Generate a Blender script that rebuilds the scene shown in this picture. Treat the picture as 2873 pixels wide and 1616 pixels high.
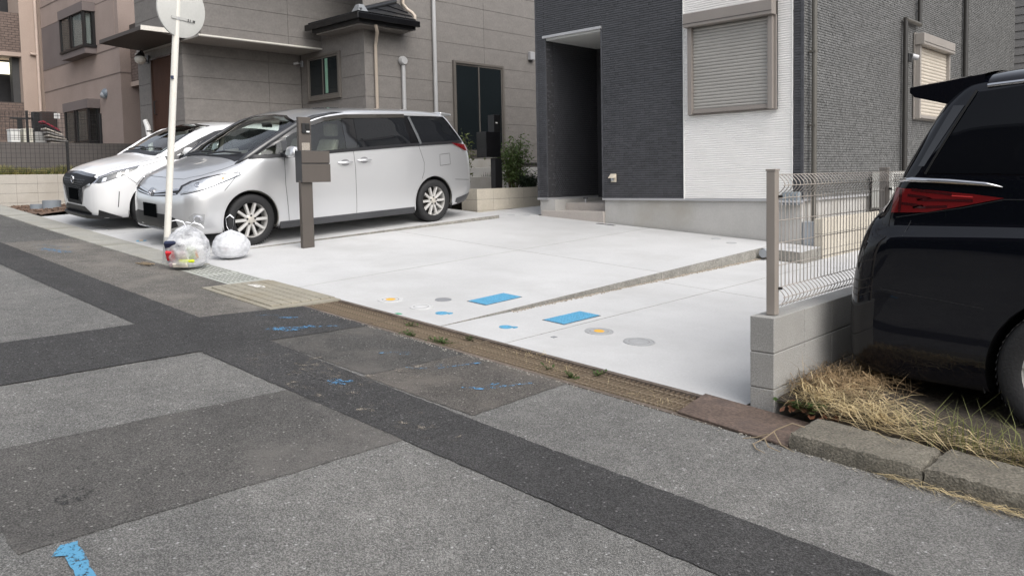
import bpy, bmesh, math, random
import numpy as np
from mathutils import Vector, Matrix
from mathutils.bvhtree import BVHTree
random.seed(11); rng = np.random.default_rng(5)
for o in list(bpy.data.objects): bpy.data.objects.remove(o)
SC = bpy.context.scene; COL = SC.collection
EYE = 1.45

# ------------------------------------------------------------------ camera
def look_matrix(yaw, pitch, roll, loc):
    cy, sy, cp, sp = math.cos(yaw), math.sin(yaw), math.cos(pitch), math.sin(pitch)
    f = Vector((sy*cp, cy*cp, -sp)); r = Vector((cy, -sy, 0)); d = f.cross(r)
    c, s = math.cos(roll), math.sin(roll)
    r2, d2 = c*r - s*d, s*r + c*d
    m = Matrix.Identity(4)
    for i in range(3):
        m[i][0], m[i][1], m[i][2], m[i][3] = r2[i], -d2[i], -f[i], loc[i]
    return m
cam_data = bpy.data.cameras.new('camera'); cam = bpy.data.objects.new('camera', cam_data); COL.objects.link(cam)
cam_data.sensor_width = 36; cam_data.lens = 2242.8/2873*36; cam_data.shift_y = -(808-644.3)/2873
cam_data.clip_start = 0.05; cam_data.clip_end = 2000
cam.matrix_world = look_matrix(math.radians(-43.49), math.radians(3.718), math.radians(-1.163), (0, 0, EYE))
SC.camera = cam

# ------------------------------------------------------------------ sky, sun, exposure (bright overcast, light from the right)
SUN_EL, SUN_DIR = math.radians(48), Vector((0.93, -0.22, 0))
world = bpy.data.worlds.new('World'); SC.world = world; world.use_nodes = True
wn = world.node_tree.nodes; wl = world.node_tree.links
for n in list(wn): wn.remove(n)
sky = wn.new('ShaderNodeTexSky'); sky.sky_type = 'NISHITA'; sky.sun_disc = False
sky.sun_elevation = SUN_EL; sky.sun_rotation = math.atan2(SUN_DIR.x, SUN_DIR.y)
sky.air_density = 1.0; sky.dust_density = 4.0; sky.ozone_density = 1.0
hs = wn.new('ShaderNodeHueSaturation'); hs.inputs['Saturation'].default_value = 0.34
bg = wn.new('ShaderNodeBackground'); bg.inputs['Strength'].default_value = 0.15
wo = wn.new('ShaderNodeOutputWorld')
wl.new(sky.outputs[0], hs.inputs['Color']); wl.new(hs.outputs[0], bg.inputs['Color']); wl.new(bg.outputs[0], wo.inputs[0])
sun_data = bpy.data.lights.new('sun', 'SUN'); sun_data.energy = 0.75; sun_data.angle = math.radians(65); sun_data.color = (1, 0.98, 0.955)
sun = bpy.data.objects.new('sun', sun_data); COL.objects.link(sun)
sd = SUN_DIR.normalized()*math.cos(SUN_EL) + Vector((0, 0, math.sin(SUN_EL)))
sun.rotation_euler = sd.to_track_quat('Z', 'Y').to_euler(); sun.location = (10, -6, 20)
vs = SC.view_settings; vs.view_transform = 'Standard'; vs.look = 'None'; vs.exposure = 0.76; vs.gamma = 1; vs.use_curve_mapping = False
SC.cycles.max_bounces = 8; SC.cycles.transparent_max_bounces = 16

# ------------------------------------------------------------------ materials
MATS = {}
def nt(name):
    m = bpy.data.materials.new(name); m.use_nodes = True
    n, l = m.node_tree.nodes, m.node_tree.links
    for x in list(n): n.remove(x)
    out = n.new('ShaderNodeOutputMaterial'); return m, n, l, out
def rgb(c): return (c[0], c[1], c[2], 1)
def mixc(n, l, fac, a, b, mode='MIX'):
    x = n.new('ShaderNodeMix'); x.data_type = 'RGBA'; x.blend_type = mode
    for sock, v in ((x.inputs[0], fac), (x.inputs[6], a), (x.inputs[7], b)):
        if hasattr(v, 'is_linked') or hasattr(v, 'links'): l.new(v, sock)
        elif isinstance(v, (int, float)): sock.default_value = v
        else: sock.default_value = rgb(v)
    return x.outputs[2]
def ramp(n, l, src, p0, p1, c0=(0, 0, 0), c1=(1, 1, 1)):
    r = n.new('ShaderNodeValToRGB'); e = r.color_ramp.elements
    e[0].position, e[1].position = p0, p1; e[0].color, e[1].color = rgb(c0), rgb(c1)
    l.new(src, r.inputs[0]); return r.outputs[0]
def noise(n, l, co, scale, detail=4, rough=.55, stretch=None):
    t = n.new('ShaderNodeTexNoise'); t.inputs['Scale'].default_value = scale; t.inputs['Detail'].default_value = detail; t.inputs['Roughness'].default_value = rough
    if stretch:
        mp = n.new('ShaderNodeMapping'); mp.inputs['Scale'].default_value = stretch; l.new(co, mp.inputs['Vector']); co = mp.outputs[0]
    l.new(co, t.inputs['Vector']); return t.outputs['Fac']
def voronoi(n, l, co, scale, feature='F1'):
    t = n.new('ShaderNodeTexVoronoi'); t.feature = feature; t.inputs['Scale'].default_value = scale; l.new(co, t.inputs['Vector']); return t
def coords(n, which='Object'): return n.new('ShaderNodeTexCoord').outputs[which]
def bump(n, l, h, strength, dist):
    b = n.new('ShaderNodeBump'); b.inputs['Strength'].default_value = strength; b.inputs['Distance'].default_value = dist; l.new(h, b.inputs['Height']); return b.outputs[0]
def mat(name, col, rough=.6, var=.1, vscale=2.5, fine=.05, fscale=40, bmp=0, bscale=60, metal=0, spec=.5, coat=0, stain=None, sscale=1.2, stretch=None):
    """plain surface: base colour with broad mottling, fine grain, optional stain tint and relief"""
    if name in MATS: return MATS[name]
    m, n, l, out = nt(name); p = n.new('ShaderNodeBsdfPrincipled'); l.new(p.outputs[0], out.inputs[0])
    co = coords(n); c = np.array(col)
    a = ramp(n, l, noise(n, l, co, vscale, 5, stretch=stretch), .3, .7, np.clip(c*(1-var), 0, 1), np.clip(c*(1+var), 0, 1))
    if fine:
        f = ramp(n, l, noise(n, l, co, fscale, 2), .3, .7, (1-fine,)*3, (1+fine,)*3); a = mixc(n, l, 1.0, a, f, 'MULTIPLY')
    if stain is not None:
        s = ramp(n, l, noise(n, l, co, sscale, 6, .65), .5, .75); a = mixc(n, l, s, a, stain)
    l.new(a, p.inputs['Base Color'])
    p.inputs['Roughness'].default_value = rough; p.inputs['Metallic'].default_value = metal; p.inputs['Specular IOR Level'].default_value = spec
    if coat: p.inputs['Coat Weight'].default_value = coat; p.inputs['Coat Roughness'].default_value = .03
    if bmp: l.new(bump(n, l, noise(n, l, co, bscale, 3), bmp, .01), p.inputs['Normal'])
    MATS[name] = m; return m
def tile_mat(name, col, pu, pv, axis, spread=.3):
    """glazed wall tile: every tile has its own tone"""
    if name in MATS: return MATS[name]
    m, n, l, out = nt(name); p = n.new('ShaderNodeBsdfPrincipled'); l.new(p.outputs[0], out.inputs[0]); co = coords(n)
    sn = n.new('ShaderNodeVectorMath'); sn.operation = 'SNAP'; l.new(co, sn.inputs[0]); sn.inputs[1].default_value = (pu, 50, pv) if axis == 'y' else (50, pu, pv)
    w = n.new('ShaderNodeTexWhiteNoise'); w.noise_dimensions = '3D'; l.new(sn.outputs[0], w.inputs['Vector']); c = np.array(col)
    a = ramp(n, l, w.outputs['Value'], 0, 1, c*(1-spread), c*(1+spread))
    f = ramp(n, l, noise(n, l, co, 60, 3), .3, .7, (.9,)*3, (1.1,)*3); a = mixc(n, l, 1.0, a, f, 'MULTIPLY'); g_ = ramp(n, l, noise(n, l, co, 1.1, 4), .3, .7, (.93,)*3, (1.07,)*3); a = mixc(n, l, 1.0, a, g_, 'MULTIPLY')
    l.new(a, p.inputs['Base Color']); r = ramp(n, l, w.outputs['Value'], 0, 1, (.3,)*3, (.55,)*3); l.new(r, p.inputs['Roughness']); p.inputs['Specular IOR Level'].default_value = .45
    l.new(bump(n, l, noise(n, l, co, 90, 3), .25, .006), p.inputs['Normal']); MATS[name] = m; return m
def asphalt(name, lo, hi, tint=None, scale=95, pale=.06):
    if name in MATS: return MATS[name]
    m, n, l, out = nt(name); p = n.new('ShaderNodeBsdfPrincipled'); l.new(p.outputs[0], out.inputs[0]); co = coords(n)
    v = voronoi(n, l, co, scale); sep = n.new('ShaderNodeSeparateColor'); l.new(v.outputs['Color'], sep.inputs[0])
    a = ramp(n, l, sep.outputs[0], .1, .95, lo, hi)
    d = ramp(n, l, v.outputs['Distance'], .35, .75, (1, 1, 1), (.35, .35, .36)); a = mixc(n, l, .75, a, d, 'MULTIPLY')
    v2 = voronoi(n, l, co, 75); s2 = n.new('ShaderNodeSeparateColor'); l.new(v2.outputs['Color'], s2.inputs[0])
    pick = ramp(n, l, s2.outputs[1], .93, 1.0); core = ramp(n, l, v2.outputs['Distance'], .25, .5, (1, 1, 1), (0, 0, 0))
    sp = mixc(n, l, 1.0, pick, core, 'MULTIPLY'); a = mixc(n, l, sp, a, tuple(min(.45, h*1.9+pale) for h in hi))
    b = ramp(n, l, noise(n, l, co, .9, 6, .62), .3, .72, (.8, .8, .8), (1.16, 1.15, 1.13)); a = mixc(n, l, 1.0, a, b, 'MULTIPLY')
    b2 = ramp(n, l, noise(n, l, co, 7, 4, .6), .35, .7, (.88, .88, .88), (1.1, 1.1, 1.1)); a = mixc(n, l, 1.0, a, b2, 'MULTIPLY')
    if tint is not None: a = mixc(n, l, ramp(n, l, noise(n, l, co, 1.6, 5, .6), .48, .72), a, tint)
    l.new(a, p.inputs['Base Color']); p.inputs['Roughness'].default_value = .88; p.inputs['Specular IOR Level'].default_value = .3
    l.new(bump(n, l, v.outputs['Distance'], .9, -.006), p.inputs['Normal'])
    MATS[name] = m; return m
def glass(name, tint, ior=1.5, rough=0.0):
    """thin pane: clear tinted transmission plus mirror reflection that grows at grazing angles"""
    if name in MATS: return MATS[name]
    m, n, l, out = nt(name); t = n.new('ShaderNodeBsdfTransparent'); t.inputs[0].default_value = rgb(tint)
    g = n.new('ShaderNodeBsdfGlossy'); g.inputs['Roughness'].default_value = rough; w = n.new('ShaderNodeLayerWeight'); w.inputs[0].default_value = .5
    p = n.new('ShaderNodeMath'); p.operation = 'POWER'; l.new(w.outputs['Facing'], p.inputs[0]); p.inputs[1].default_value = 4.0
    f0 = ((ior-1)/(ior+1))**2; q = n.new('ShaderNodeMath'); q.operation = 'MULTIPLY_ADD'; l.new(p.outputs[0], q.inputs[0]); q.inputs[1].default_value = 1-f0; q.inputs[2].default_value = f0
    x = n.new('ShaderNodeMixShader'); l.new(q.outputs[0], x.inputs[0]); l.new(t.outputs[0], x.inputs[1]); l.new(g.outputs[0], x.inputs[2]); l.new(x.outputs[0], out.inputs[0])
    MATS[name] = m; return m
def emis(name, col, s):
    m, n, l, out = nt(name); e = n.new('ShaderNodeEmission'); e.inputs[0].default_value = rgb(col); e.inputs[1].default_value = s; l.new(e.outputs[0], out.inputs[0]); MATS[name] = m; return m
def carpaint(name, col, rough=.25, metal=0.0, spec=.5):
    if name in MATS: return MATS[name]
    m, n, l, out = nt(name); p = n.new('ShaderNodeBsdfPrincipled'); l.new(p.outputs[0], out.inputs[0])
    p.inputs['Base Color'].default_value = rgb(col); p.inputs['Metallic'].default_value = metal; p.inputs['Roughness'].default_value = rough; p.inputs['Specular IOR Level'].default_value = spec
    p.inputs['Coat Weight'].default_value = 1; p.inputs['Coat Roughness'].default_value = .02
    MATS[name] = m; return m

# ------------------------------------------------------------------ mesh building
OFF = {}
def props(o, label=None, cat=None, group=None, kind=None):
    for k, v in (('label', label), ('category', cat), ('group', group), ('kind', kind)):
        if v: o[k] = v
    return o
def thing(name, label, cat, loc=(0, 0, 0), group=None, matrix=None):
    o = bpy.data.objects.new(name, None); o.empty_display_size = .1; COL.objects.link(o)
    if matrix is not None: o.matrix_world = matrix; OFF[o.name] = Vector((0, 0, 0))
    else: o.location = loc; OFF[o.name] = Vector(loc)
    return props(o, label, cat, group)
class MB:
    def __init__(s): s.v = []; s.f = []; s.uv = None
    def add(s, V, F):
        k = len(s.v); s.v.extend([tuple(map(float, p)) for p in V]); s.f.extend([tuple(i+k for i in q) for q in F]); return s
    def box(s, x0, x1, y0, y1, z0, z1):
        return s.add([(x0,y0,z0),(x1,y0,z0),(x1,y1,z0),(x0,y1,z0),(x0,y0,z1),(x1,y0,z1),(x1,y1,z1),(x0,y1,z1)],
                     [(0,3,2,1),(4,5,6,7),(0,1,5,4),(1,2,6,5),(2,3,7,6),(3,0,4,7)])
    def obox(s, c, size, m):
        c = Vector(c); V = []
        for sx, sy, sz in ((-1,-1,-1),(1,-1,-1),(1,1,-1),(-1,1,-1),(-1,-1,1),(1,-1,1),(1,1,1),(-1,1,1)):
            V.append(c + m @ Vector((sx*size[0]/2, sy*size[1]/2, sz*size[2]/2)))
        return s.add(V, [(0,3,2,1),(4,5,6,7),(0,1,5,4),(1,2,6,5),(2,3,7,6),(3,0,4,7)])
    def prism(s, bot, top):
        n = len(bot); return s.add(list(bot)+list(top), [tuple(range(n))[::-1], tuple(range(n, 2*n))]+[(i, (i+1)%n, n+(i+1)%n, n+i) for i in range(n)])
    def slab(s, poly, zf, depth, seg=1.0):
        """plate whose top follows zf(x,y); poly is a convex outline, cut into a grid"""
        xs = [p[0] for p in poly]; ys = [p[1] for p in poly]
        nx = max(1, int((max(xs)-min(xs))/seg)); ny = max(1, int((max(ys)-min(ys))/seg))
        gx = np.linspace(min(xs), max(xs), nx+1); gy = np.linspace(min(ys), max(ys), ny+1)
        for i in range(nx):
            for j in range(ny):
                q = clip_rect(poly, gx[i], gx[i+1], gy[j], gy[j+1])
                if len(q) > 2: s.add([(a, b, zf(a, b)) for a, b in q], [tuple(range(len(q)))])
        if depth:
            n = len(poly)
            for i in range(n):
                (ax, ay), (bx, by) = poly[i], poly[(i+1) % n]; k = max(1, int(math.hypot(bx-ax, by-ay)/seg)); 
                for t in range(k):
                    p = (ax+(bx-ax)*t/k, ay+(by-ay)*t/k); q = (ax+(bx-ax)*(t+1)/k, ay+(by-ay)*(t+1)/k)
                    s.add([(*p, zf(*p)-depth), (*q, zf(*q)-depth), (*q, zf(*q)), (*p, zf(*p))], [(0,1,2,3)])
        return s
    def cyl(s, p0, p1, r, n=12, r2=None, cap=True):
        p0, p1 = Vector(p0), Vector(p1); d = (p1-p0).normalized(); a = d.orthogonal().normalized(); b = d.cross(a); r2 = r if r2 is None else r2
        A = [p0 + (a*math.cos(t)+b*math.sin(t))*r for t in (2*math.pi*i/n for i in range(n))]; B = [p1 + (a*math.cos(t)+b*math.sin(t))*r2 for t in (2*math.pi*i/n for i in range(n))]
        F = [(i, (i+1)%n, n+(i+1)%n, n+i) for i in range(n)]
        if cap: F += [tuple(range(n))[::-1], tuple(range(n, 2*n))]
        return s.add(A+B, F)
    def tube(s, pts, r, n=6):
        pts = [Vector(p) for p in pts]; k0 = len(s.v); ref = None; V = []
        for i, p in enumerate(pts):
            d = (pts[min(i+1, len(pts)-1)]-pts[max(i-1, 0)]).normalized()
            a = d.orthogonal().normalized() if ref is None else (ref - d*ref.dot(d)).normalized(); ref = a; b = d.cross(a)
            rr = r[i] if hasattr(r, '__len__') else r
            V += [p+(a*math.cos(t)+b*math.sin(t))*rr for t in (2*math.pi*j/n for j in range(n))]
        F = [(i*n+j, i*n+(j+1)%n, (i+1)*n+(j+1)%n, (i+1)*n+j) for i in range(len(pts)-1) for j in range(n)]
        F += [tuple(range(n))[::-1], tuple(range((len(pts)-1)*n, len(pts)*n))]
        return s.add(V, F)
    def lathe(s, prof, n=32, c=(0,0,0), axis='z', m=None):
        """prof: (r, h) pairs revolved about the axis"""
        V = []; c = Vector(c)
        for i in range(n):
            t = 2*math.pi*i/n
            for r, h in prof:
                p = {'z': (r*math.cos(t), r*math.sin(t), h), 'y': (r*math.cos(t), h, r*math.sin(t)), 'x': (h, r*math.cos(t), r*math.sin(t))}[axis]
                p = Vector(p); V.append(c + (m @ p if m is not None else p))
        k = len(prof); F = [(i*k+j, ((i+1)%n)*k+j, ((i+1)%n)*k+j+1, i*k+j+1) for i in range(n) for j in range(k-1)]
        return s.add(V, F)
    def grid(s, fn, nu, nv):
        V = [fn(i/nu, j/nv) for i in range(nu+1) for j in range(nv+1)]
        return s.add(V, [(i*(nv+1)+j, (i+1)*(nv+1)+j, (i+1)*(nv+1)+j+1, i*(nv+1)+j+1) for i in range(nu) for j in range(nv)])
    def build(s, name, m, parent=None, smooth=False, bevel=0, kind=None, weld=False, flip=False):
        me = bpy.data.meshes.new(name); off = OFF[parent.name] if parent is not None else Vector((0,0,0))
        V = np.array(s.v, dtype=float).reshape(-1, 3) - np.array(off)
        me.from_pydata(V.tolist(), [], s.f)
        if weld or True:
            bm = bmesh.new(); bm.from_mesh(me)
            if weld: bmesh.ops.remove_doubles(bm, verts=bm.verts, dist=weld if weld is not True else 1e-4)
            if len(bm.faces) < 60000: bmesh.ops.recalc_face_normals(bm, faces=bm.faces)
            if flip: bmesh.ops.reverse_faces(bm, faces=bm.faces)
            bm.to_mesh(me); bm.free()
        me.materials.append(m)
        o = bpy.data.objects.new(name, me); COL.objects.link(o); OFF[o.name] = off
        if parent is not None: o.parent = parent
        if smooth:
            me.shade_smooth()
            if smooth != 'all': me.set_sharp_from_angle(angle=math.radians(smooth if smooth is not True and smooth > 1 else 40))
        if bevel:
            b = o.modifiers.new('bevel', 'BEVEL'); b.width = bevel; b.segments = 2; b.limit_method = 'ANGLE'; b.angle_limit = math.radians(40)
        if kind: o['kind'] = kind
        return o
def like(o, parent, loc=None, matrix=None):
    """another piece sharing a mesh: plain copy linked under parent"""
    c = o.copy(); COL.objects.link(c); c.parent = parent; OFF[c.name] = OFF[o.name]
    if loc is not None: c.location = loc
    if matrix is not None: c.matrix_local = matrix
    return c
def clip_rect(poly, x0, x1, y0, y1):
    def cut(P, inside, inter):
        R = []
        for i in range(len(P)):
            a, b = P[i-1], P[i]; ia, ib = inside(a), inside(b)
            if ib:
                if not ia: R.append(inter(a, b))
                R.append(b)
            elif ia: R.append(inter(a, b))
        return R
    def ix(v): return lambda a, b: (v, a[1]+(b[1]-a[1])*(v-a[0])/(b[0]-a[0]))
    def iy(v): return lambda a, b: (a[0]+(b[0]-a[0])*(v-a[1])/(b[1]-a[1]), v)
    P = list(poly)
    for ins, it in ((lambda p: p[0] >= x0, ix(x0)), (lambda p: p[0] <= x1, ix(x1)), (lambda p: p[1] >= y0, iy(y0)), (lambda p: p[1] <= y1, iy(y1))):
        if not P: return []
        P = cut(P, ins, it)
    return P

# ------------------------------------------------------------------ the sloping ground
def zg(X):
    X = max(-20.0, min(8.0, X)); u = -(X+2.3); return EYE-1.3+.0612*u+.00062*u*u
def zroad(x, y): return zg(x)
def zlot(s, d=0.0): return lambda x, y: zg(x)+s*(y-4.1)+d
Z_MID, Z_RIGHT, Z_LEFT = zlot(.035), zlot(.01), zlot(.045)
Y_OUT, Y_IN = 3.68, 4.10

M_soilbed = mat('earth', (.16, .13, .10), .95, .25, 3, .2, 60, .6, 30)
MB().slab([(-400,-400),(400,-400),(400,400),(-400,400)], lambda x, y: zg(x)-.42, 0, 4.0 if False else 20.0).build('ground', M_soilbed, kind='structure')
A_base = asphalt('asphalt_pale', (.142,.141,.135), (.305,.301,.289), scale=190)
A_dark = asphalt('asphalt_dark', (.042,.0415,.042), (.102,.101,.101), scale=170, pale=.03)
A_mid = asphalt('asphalt_mid', (.086,.083,.079), (.178,.172,.164), tint=(.160,.150,.139), scale=180, pale=.05)
A_old = asphalt('asphalt_brown', (.122,.115,.105), (.265,.250,.228), tint=(.225,.208,.184), scale=170, pale=.06)
MB().slab([(-60,-30),(40,-30),(40,Y_OUT),(-60,Y_OUT)], zroad, 0, 1.0).build('road', A_base, kind='structure')
def jag(pts, amp=.008, step=.03):
    out = []
    for i in range(len(pts)):
        (ax, ay), (bx, by) = pts[i], pts[(i+1) % len(pts)]; L = math.hypot(bx-ax, by-ay); k = max(1, int(L/step)); nx, ny = -(by-ay)/L, (bx-ax)/L
        w = 0
        for t in range(k):
            w = .35*w + random.gauss(0, amp); u = t/k; e = 0 if t == 0 else w
            out.append((ax+(bx-ax)*u+nx*e, ay+(by-ay)*u+ny*e))
    return out
def road_patch(pts, m, h, amp=.0024):
    h = .001+h*.45
    o = MB().slab(jag(pts, amp), lambda x, y: zg(x)+h, 0, .25).build('road_patch', m, kind='structure', weld=True)
    return o
road_patch([(-40,2.86),(-6.12,2.84),(-6.05,3.70),(-11.46,3.68),(-40,3.68)], A_old, .004)
road_patch([(-40,2.86),(-11.46,2.86),(-11.48,3.66),(-40,3.66)], asphalt('asphalt_grey', (.085,.083,.080),(.20,.197,.190), scale=170), .007)
road_patch([(-40,2.40),(-6.15,2.385),(-6.13,2.84),(-40,2.85)], A_dark, .008)
road_patch([(-6.26,-3.0),(-5.26,-3.0),(-5.16,2.4),(-5.05,3.68),(-5.98,3.68),(-6.2,2.4)], A_dark, .012)
road_patch([(-5.15,2.87),(-3.99,2.89),(-3.96,3.68),(-5.06,3.68)], asphalt('asphalt_patch', (.058,.057,.054),(.135,.131,.126), tint=(.130,.121,.111), scale=170, pale=.05), .005)
road_patch([(-3.985,2.86),(-3.03,2.86),(-3.06,3.68),(-3.955,3.68)], asphalt('asphalt_tan', (.082,.076,.069),(.185,.172,.158), tint=(.172,.154,.136), scale=170), .006)
road_patch([(-5.165,2.39),(-3.0,2.375),(20,2.30),(20,2.75),(-2.5,2.81),(-5.15,2.88)], A_dark, .009)
road_patch([(-4.15,.97),(-4.06,2.38),(-3.01,2.38),(-3.07,.75),(-3.4,.755),(-4.16,.77)], A_mid, .005)
# pale scuffs and the old dusty spot
def worn(name, col, thr=.5, scale=18, rough=.8):
    if name in MATS: return MATS[name]
    m, n, l, out = nt(name); p = n.new('ShaderNodeBsdfPrincipled'); t = n.new('ShaderNodeBsdfTransparent'); x = n.new('ShaderNodeMixShader'); co = coords(n)
    a = ramp(n, l, noise(n, l, co, 3.5, 4), .3, .7, np.array(col)*.8, np.clip(np.array(col)*1.15, 0, 1)); l.new(a, p.inputs['Base Color']); p.inputs['Roughness'].default_value = rough
    f1 = noise(n, l, co, scale, 5, .7); f2 = voronoi(n, l, co, 120).outputs['Distance']
    ad = n.new('ShaderNodeMath'); ad.operation = 'MULTIPLY_ADD'; l.new(f2, ad.inputs[0]); ad.inputs[1].default_value = -.22; l.new(f1, ad.inputs[2])
    f = ramp(n, l, ad.outputs[0], thr-.16, thr-.06)
    l.new(f, x.inputs[0]); l.new(t.outputs[0], x.inputs[1]); l.new(p.outputs[0], x.inputs[2]); l.new(x.outputs[0], out.inputs[0]); MATS[name] = m; return m
P_blue = worn('blue_paint', (.085,.27,.43), .405, 45); P_blue2 = worn('blue_paint_worn', (.09,.27,.48), .545, 26); P_blue3 = worn('blue_paint_faint', (.12,.26,.40), .60, 26); P_dust = worn('dust', (.23,.205,.17), .65, 9)
def stroke(pts, w, m, zf=zroad, h=.0085, name='road_marking'):
    b = MB(); P = []
    for i in range(len(pts)-1):
        (ax, ay), (bx, by) = pts[i], pts[i+1]; k = max(1, int(math.hypot(bx-ax, by-ay)/.03))
        P += [(ax+(bx-ax)*t/k, ay+(by-ay)*t/k) for t in range(k)]
    P.append(pts[-1]); n = len(P); V = []
    for i, p in enumerate(P):
        a, c = P[max(0, i-1)], P[min(n-1, i+1)]; L = math.hypot(c[0]-a[0], c[1]-a[1]) or 1; nx, ny = -(c[1]-a[1])/L, (c[0]-a[0])/L
        ww = w/2*(1+random.uniform(-.18, .18))
        for sgn in (-1, 1): V.append((p[0]+nx*ww*sgn, p[1]+ny*ww*sgn, zf(p[0], p[1])+h))
    b.add(V, [(2*i, 2*i+1, 2*i+3, 2*i+2) for i in range(n-1)]); return b.build(name, m, kind='structure')
stroke([(-3.03,.897),(-2.93,.884),(-2.76,.862),(-2.70,.856)], .050, P_blue, h=.006)
stroke([(-3.02,.893),(-2.985,.862),(-2.958,.842)], .046, P_blue, h=.0065)
for pts, w, m in [([(-5.45,3.05),(-5.30,3.15),(-5.32,3.35)], .10, P_blue2), ([(-5.42,3.1),(-5.18,3.5)], .04, P_blue2), ([(-5.9,3.2),(-5.78,3.38)], .05, P_blue3), ([(-5.72,3.3),(-5.62,3.42)], .05, P_blue2),
                  ([(-3.95,3.15),(-3.80,3.28),(-3.9,3.42)], .05, P_blue3), ([(-3.82,3.25),(-3.72,3.6)], .025, P_blue2), ([(-4.35,3.25),(-4.2,3.4)], .08, P_blue3),
                  ([(-3.42,3.15),(-3.30,3.22),(-3.34,3.36)], .04, P_blue2), ([(-3.32,3.2),(-3.20,3.52)], .03, P_blue2), ([(-4.05,2.66),(-3.92,2.70)], .07, P_blue2), ([(-3.98,2.6),(-3.95,2.75)], .05, P_blue2),
                  ([(-11.1,3.1),(-10.6,3.35)], .10, P_blue3), ([(-10.7,3.05),(-10.2,3.2)], .12, P_blue2)]:
    stroke(pts, w, m)
for x, y, r, h in ((-4.3, 2.75, .42, .0078), (-4.0, 2.55, .3, .008), (-3.75, 3.1, .4, .0074), (-4.55, 2.6, .25, .0070), (-3.2, 2.55, .3, .0082)):
    b = MB(); b.add([(x+r*1.3*math.cos(t), y+r*.5*math.sin(t), zg(x+r*1.3*math.cos(t))+h) for t in np.linspace(0, 6.1, 14)], [tuple(range(14))]); b.build('dusty_stain', P_dust, kind='structure')
b = MB(); b.add([(-3.64+.10*math.cos(t)*(1+.3*math.sin(3*t)), 1.06+.075*math.sin(t), zg(-3.64)) for t in np.linspace(0, 6, 11)], [tuple(range(11))]); b.v = [(x+.24, y-.02, zg(x+.24)+.0062) for x, y, z in [(-3.64+(v[0]+3.64)*.75, v[1], v[2]) for v in b.v]]; b.build('oil_stain', worn('oil', (.035,.035,.036), .56, 20), kind='structure')

# ------------------------------------------------------------------ concrete drives
C_white = mat('new_concrete', (.475,.475,.472), .85, .07, 1.1, .05, 70, .12, 120, stain=(.41,.408,.40), sscale=.8)
C_edge = mat('slab_edge', (.25,.24,.215), .95, .2, 6, .25, 45, .9, 60)
M_joint = mat('joint_filler', (.33,.33,.32), .9, .1)
C_form = mat('cast_concrete', (.42,.41,.39), .85, .10, 1.3, .05, 60, .15, 90, stain=(.34,.32,.28), sscale=.9)
def drive(name, zf, panels, edge=None):
    root = bpy.data.objects.new(name, None); COL.objects.link(root); OFF[root.name] = Vector((0,0,0)); root['kind'] = 'structure'
    for poly in panels:
        MB().slab(poly, zf, 0, .5).build('slab_panel', C_white, root)
        cx = sum(p[0] for p in poly)/len(poly); cy = sum(p[1] for p in poly)/len(poly)
        MB().slab([(p[0]+(cx-p[0])*.0008, p[1]+(cy-p[1])*.0008) for p in poly], lambda x, y: zf(x, y)-.0, .36, .4).build('slab_side', C_edge, root) if edge else None
    return root
g = .004
def rect(x0, x1, y0, y1): return [(x0+g, y0+g), (x1-g, y0+g), (x1-g, y1-g), (x0+g, y1-g)]
def drive2(name, zf, rects):
    root = bpy.data.objects.new(name, None); COL.objects.link(root); OFF[root.name] = Vector((0,0,0)); root['kind'] = 'structure'
    for r in rects:
        p = rect(*r); top = MB().slab(p, zf, 0, .5); top.build('slab_panel', C_white, root)
        side = MB()
        for i in range(4):
            (ax, ay), (bx, by) = p[i], p[(i+1)%4]; k = max(1, int(math.hypot(bx-ax, by-ay)/.08)); 
            for t in range(k):
                q0 = (ax+(bx-ax)*t/k, ay+(by-ay)*t/k); q1 = (ax+(bx-ax)*(t+1)/k, ay+(by-ay)*(t+1)/k)
                side.add([(*q0, zf(*q0)-.40), (*q1, zf(*q1)-.40), (*q1, zf(*q1)), (*q0, zf(*q0))], [(0,1,2,3)])
        side.build('slab_side', C_edge, root, weld=True)
    x0 = min(r[0] for r in rects); x1 = max(r[1] for r in rects); y0 = min(r[2] for r in rects); y1 = max(r[3] for r in rects)
    for r in rects:
        MB().slab([(r[0]+.03, r[2]+.03),(r[1]+.0,r[2]+.03),(r[1]+.0,r[3]+.0),(r[0]+.03,r[3]+.0)], lambda x, y: zf(x, y)-.012, 0, .5).build('joint_strip', M_joint, root) if r[1] < x1-.1 or r[3] < y1-.1 else None
    return root
drive2('driveway', Z_MID, [(-9.20,-6.775,Y_IN,7.25),(-6.775,-4.69,Y_IN,7.25),(-9.20,-6.775,7.25,10.16),(-6.775,-4.69,7.25,10.16),(-4.69,-4.16,9.55,10.16),(-10.0,-9.20,9.42,10.16),(-10.0,-9.05,10.16,22)])
drive2('driveway', Z_RIGHT, [(-4.685,-3.99,Y_IN,7.12),(-3.99,-2.115,Y_IN,7.12),(-4.685,-3.99,7.12,9.545),(-3.99,-2.115,7.12,9.545),(-4.15,-2.115,9.545,12.6),(-4.15,-2.115,12.6,24)])
drive2('parking_slab', Z_LEFT, [(-11.65,-9.205,Y_IN,7.05),(-14.35,-11.65,Y_IN,7.05),(-11.65,-9.205,7.05,9.41),(-14.35,-11.65,7.05,9.41)])
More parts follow.
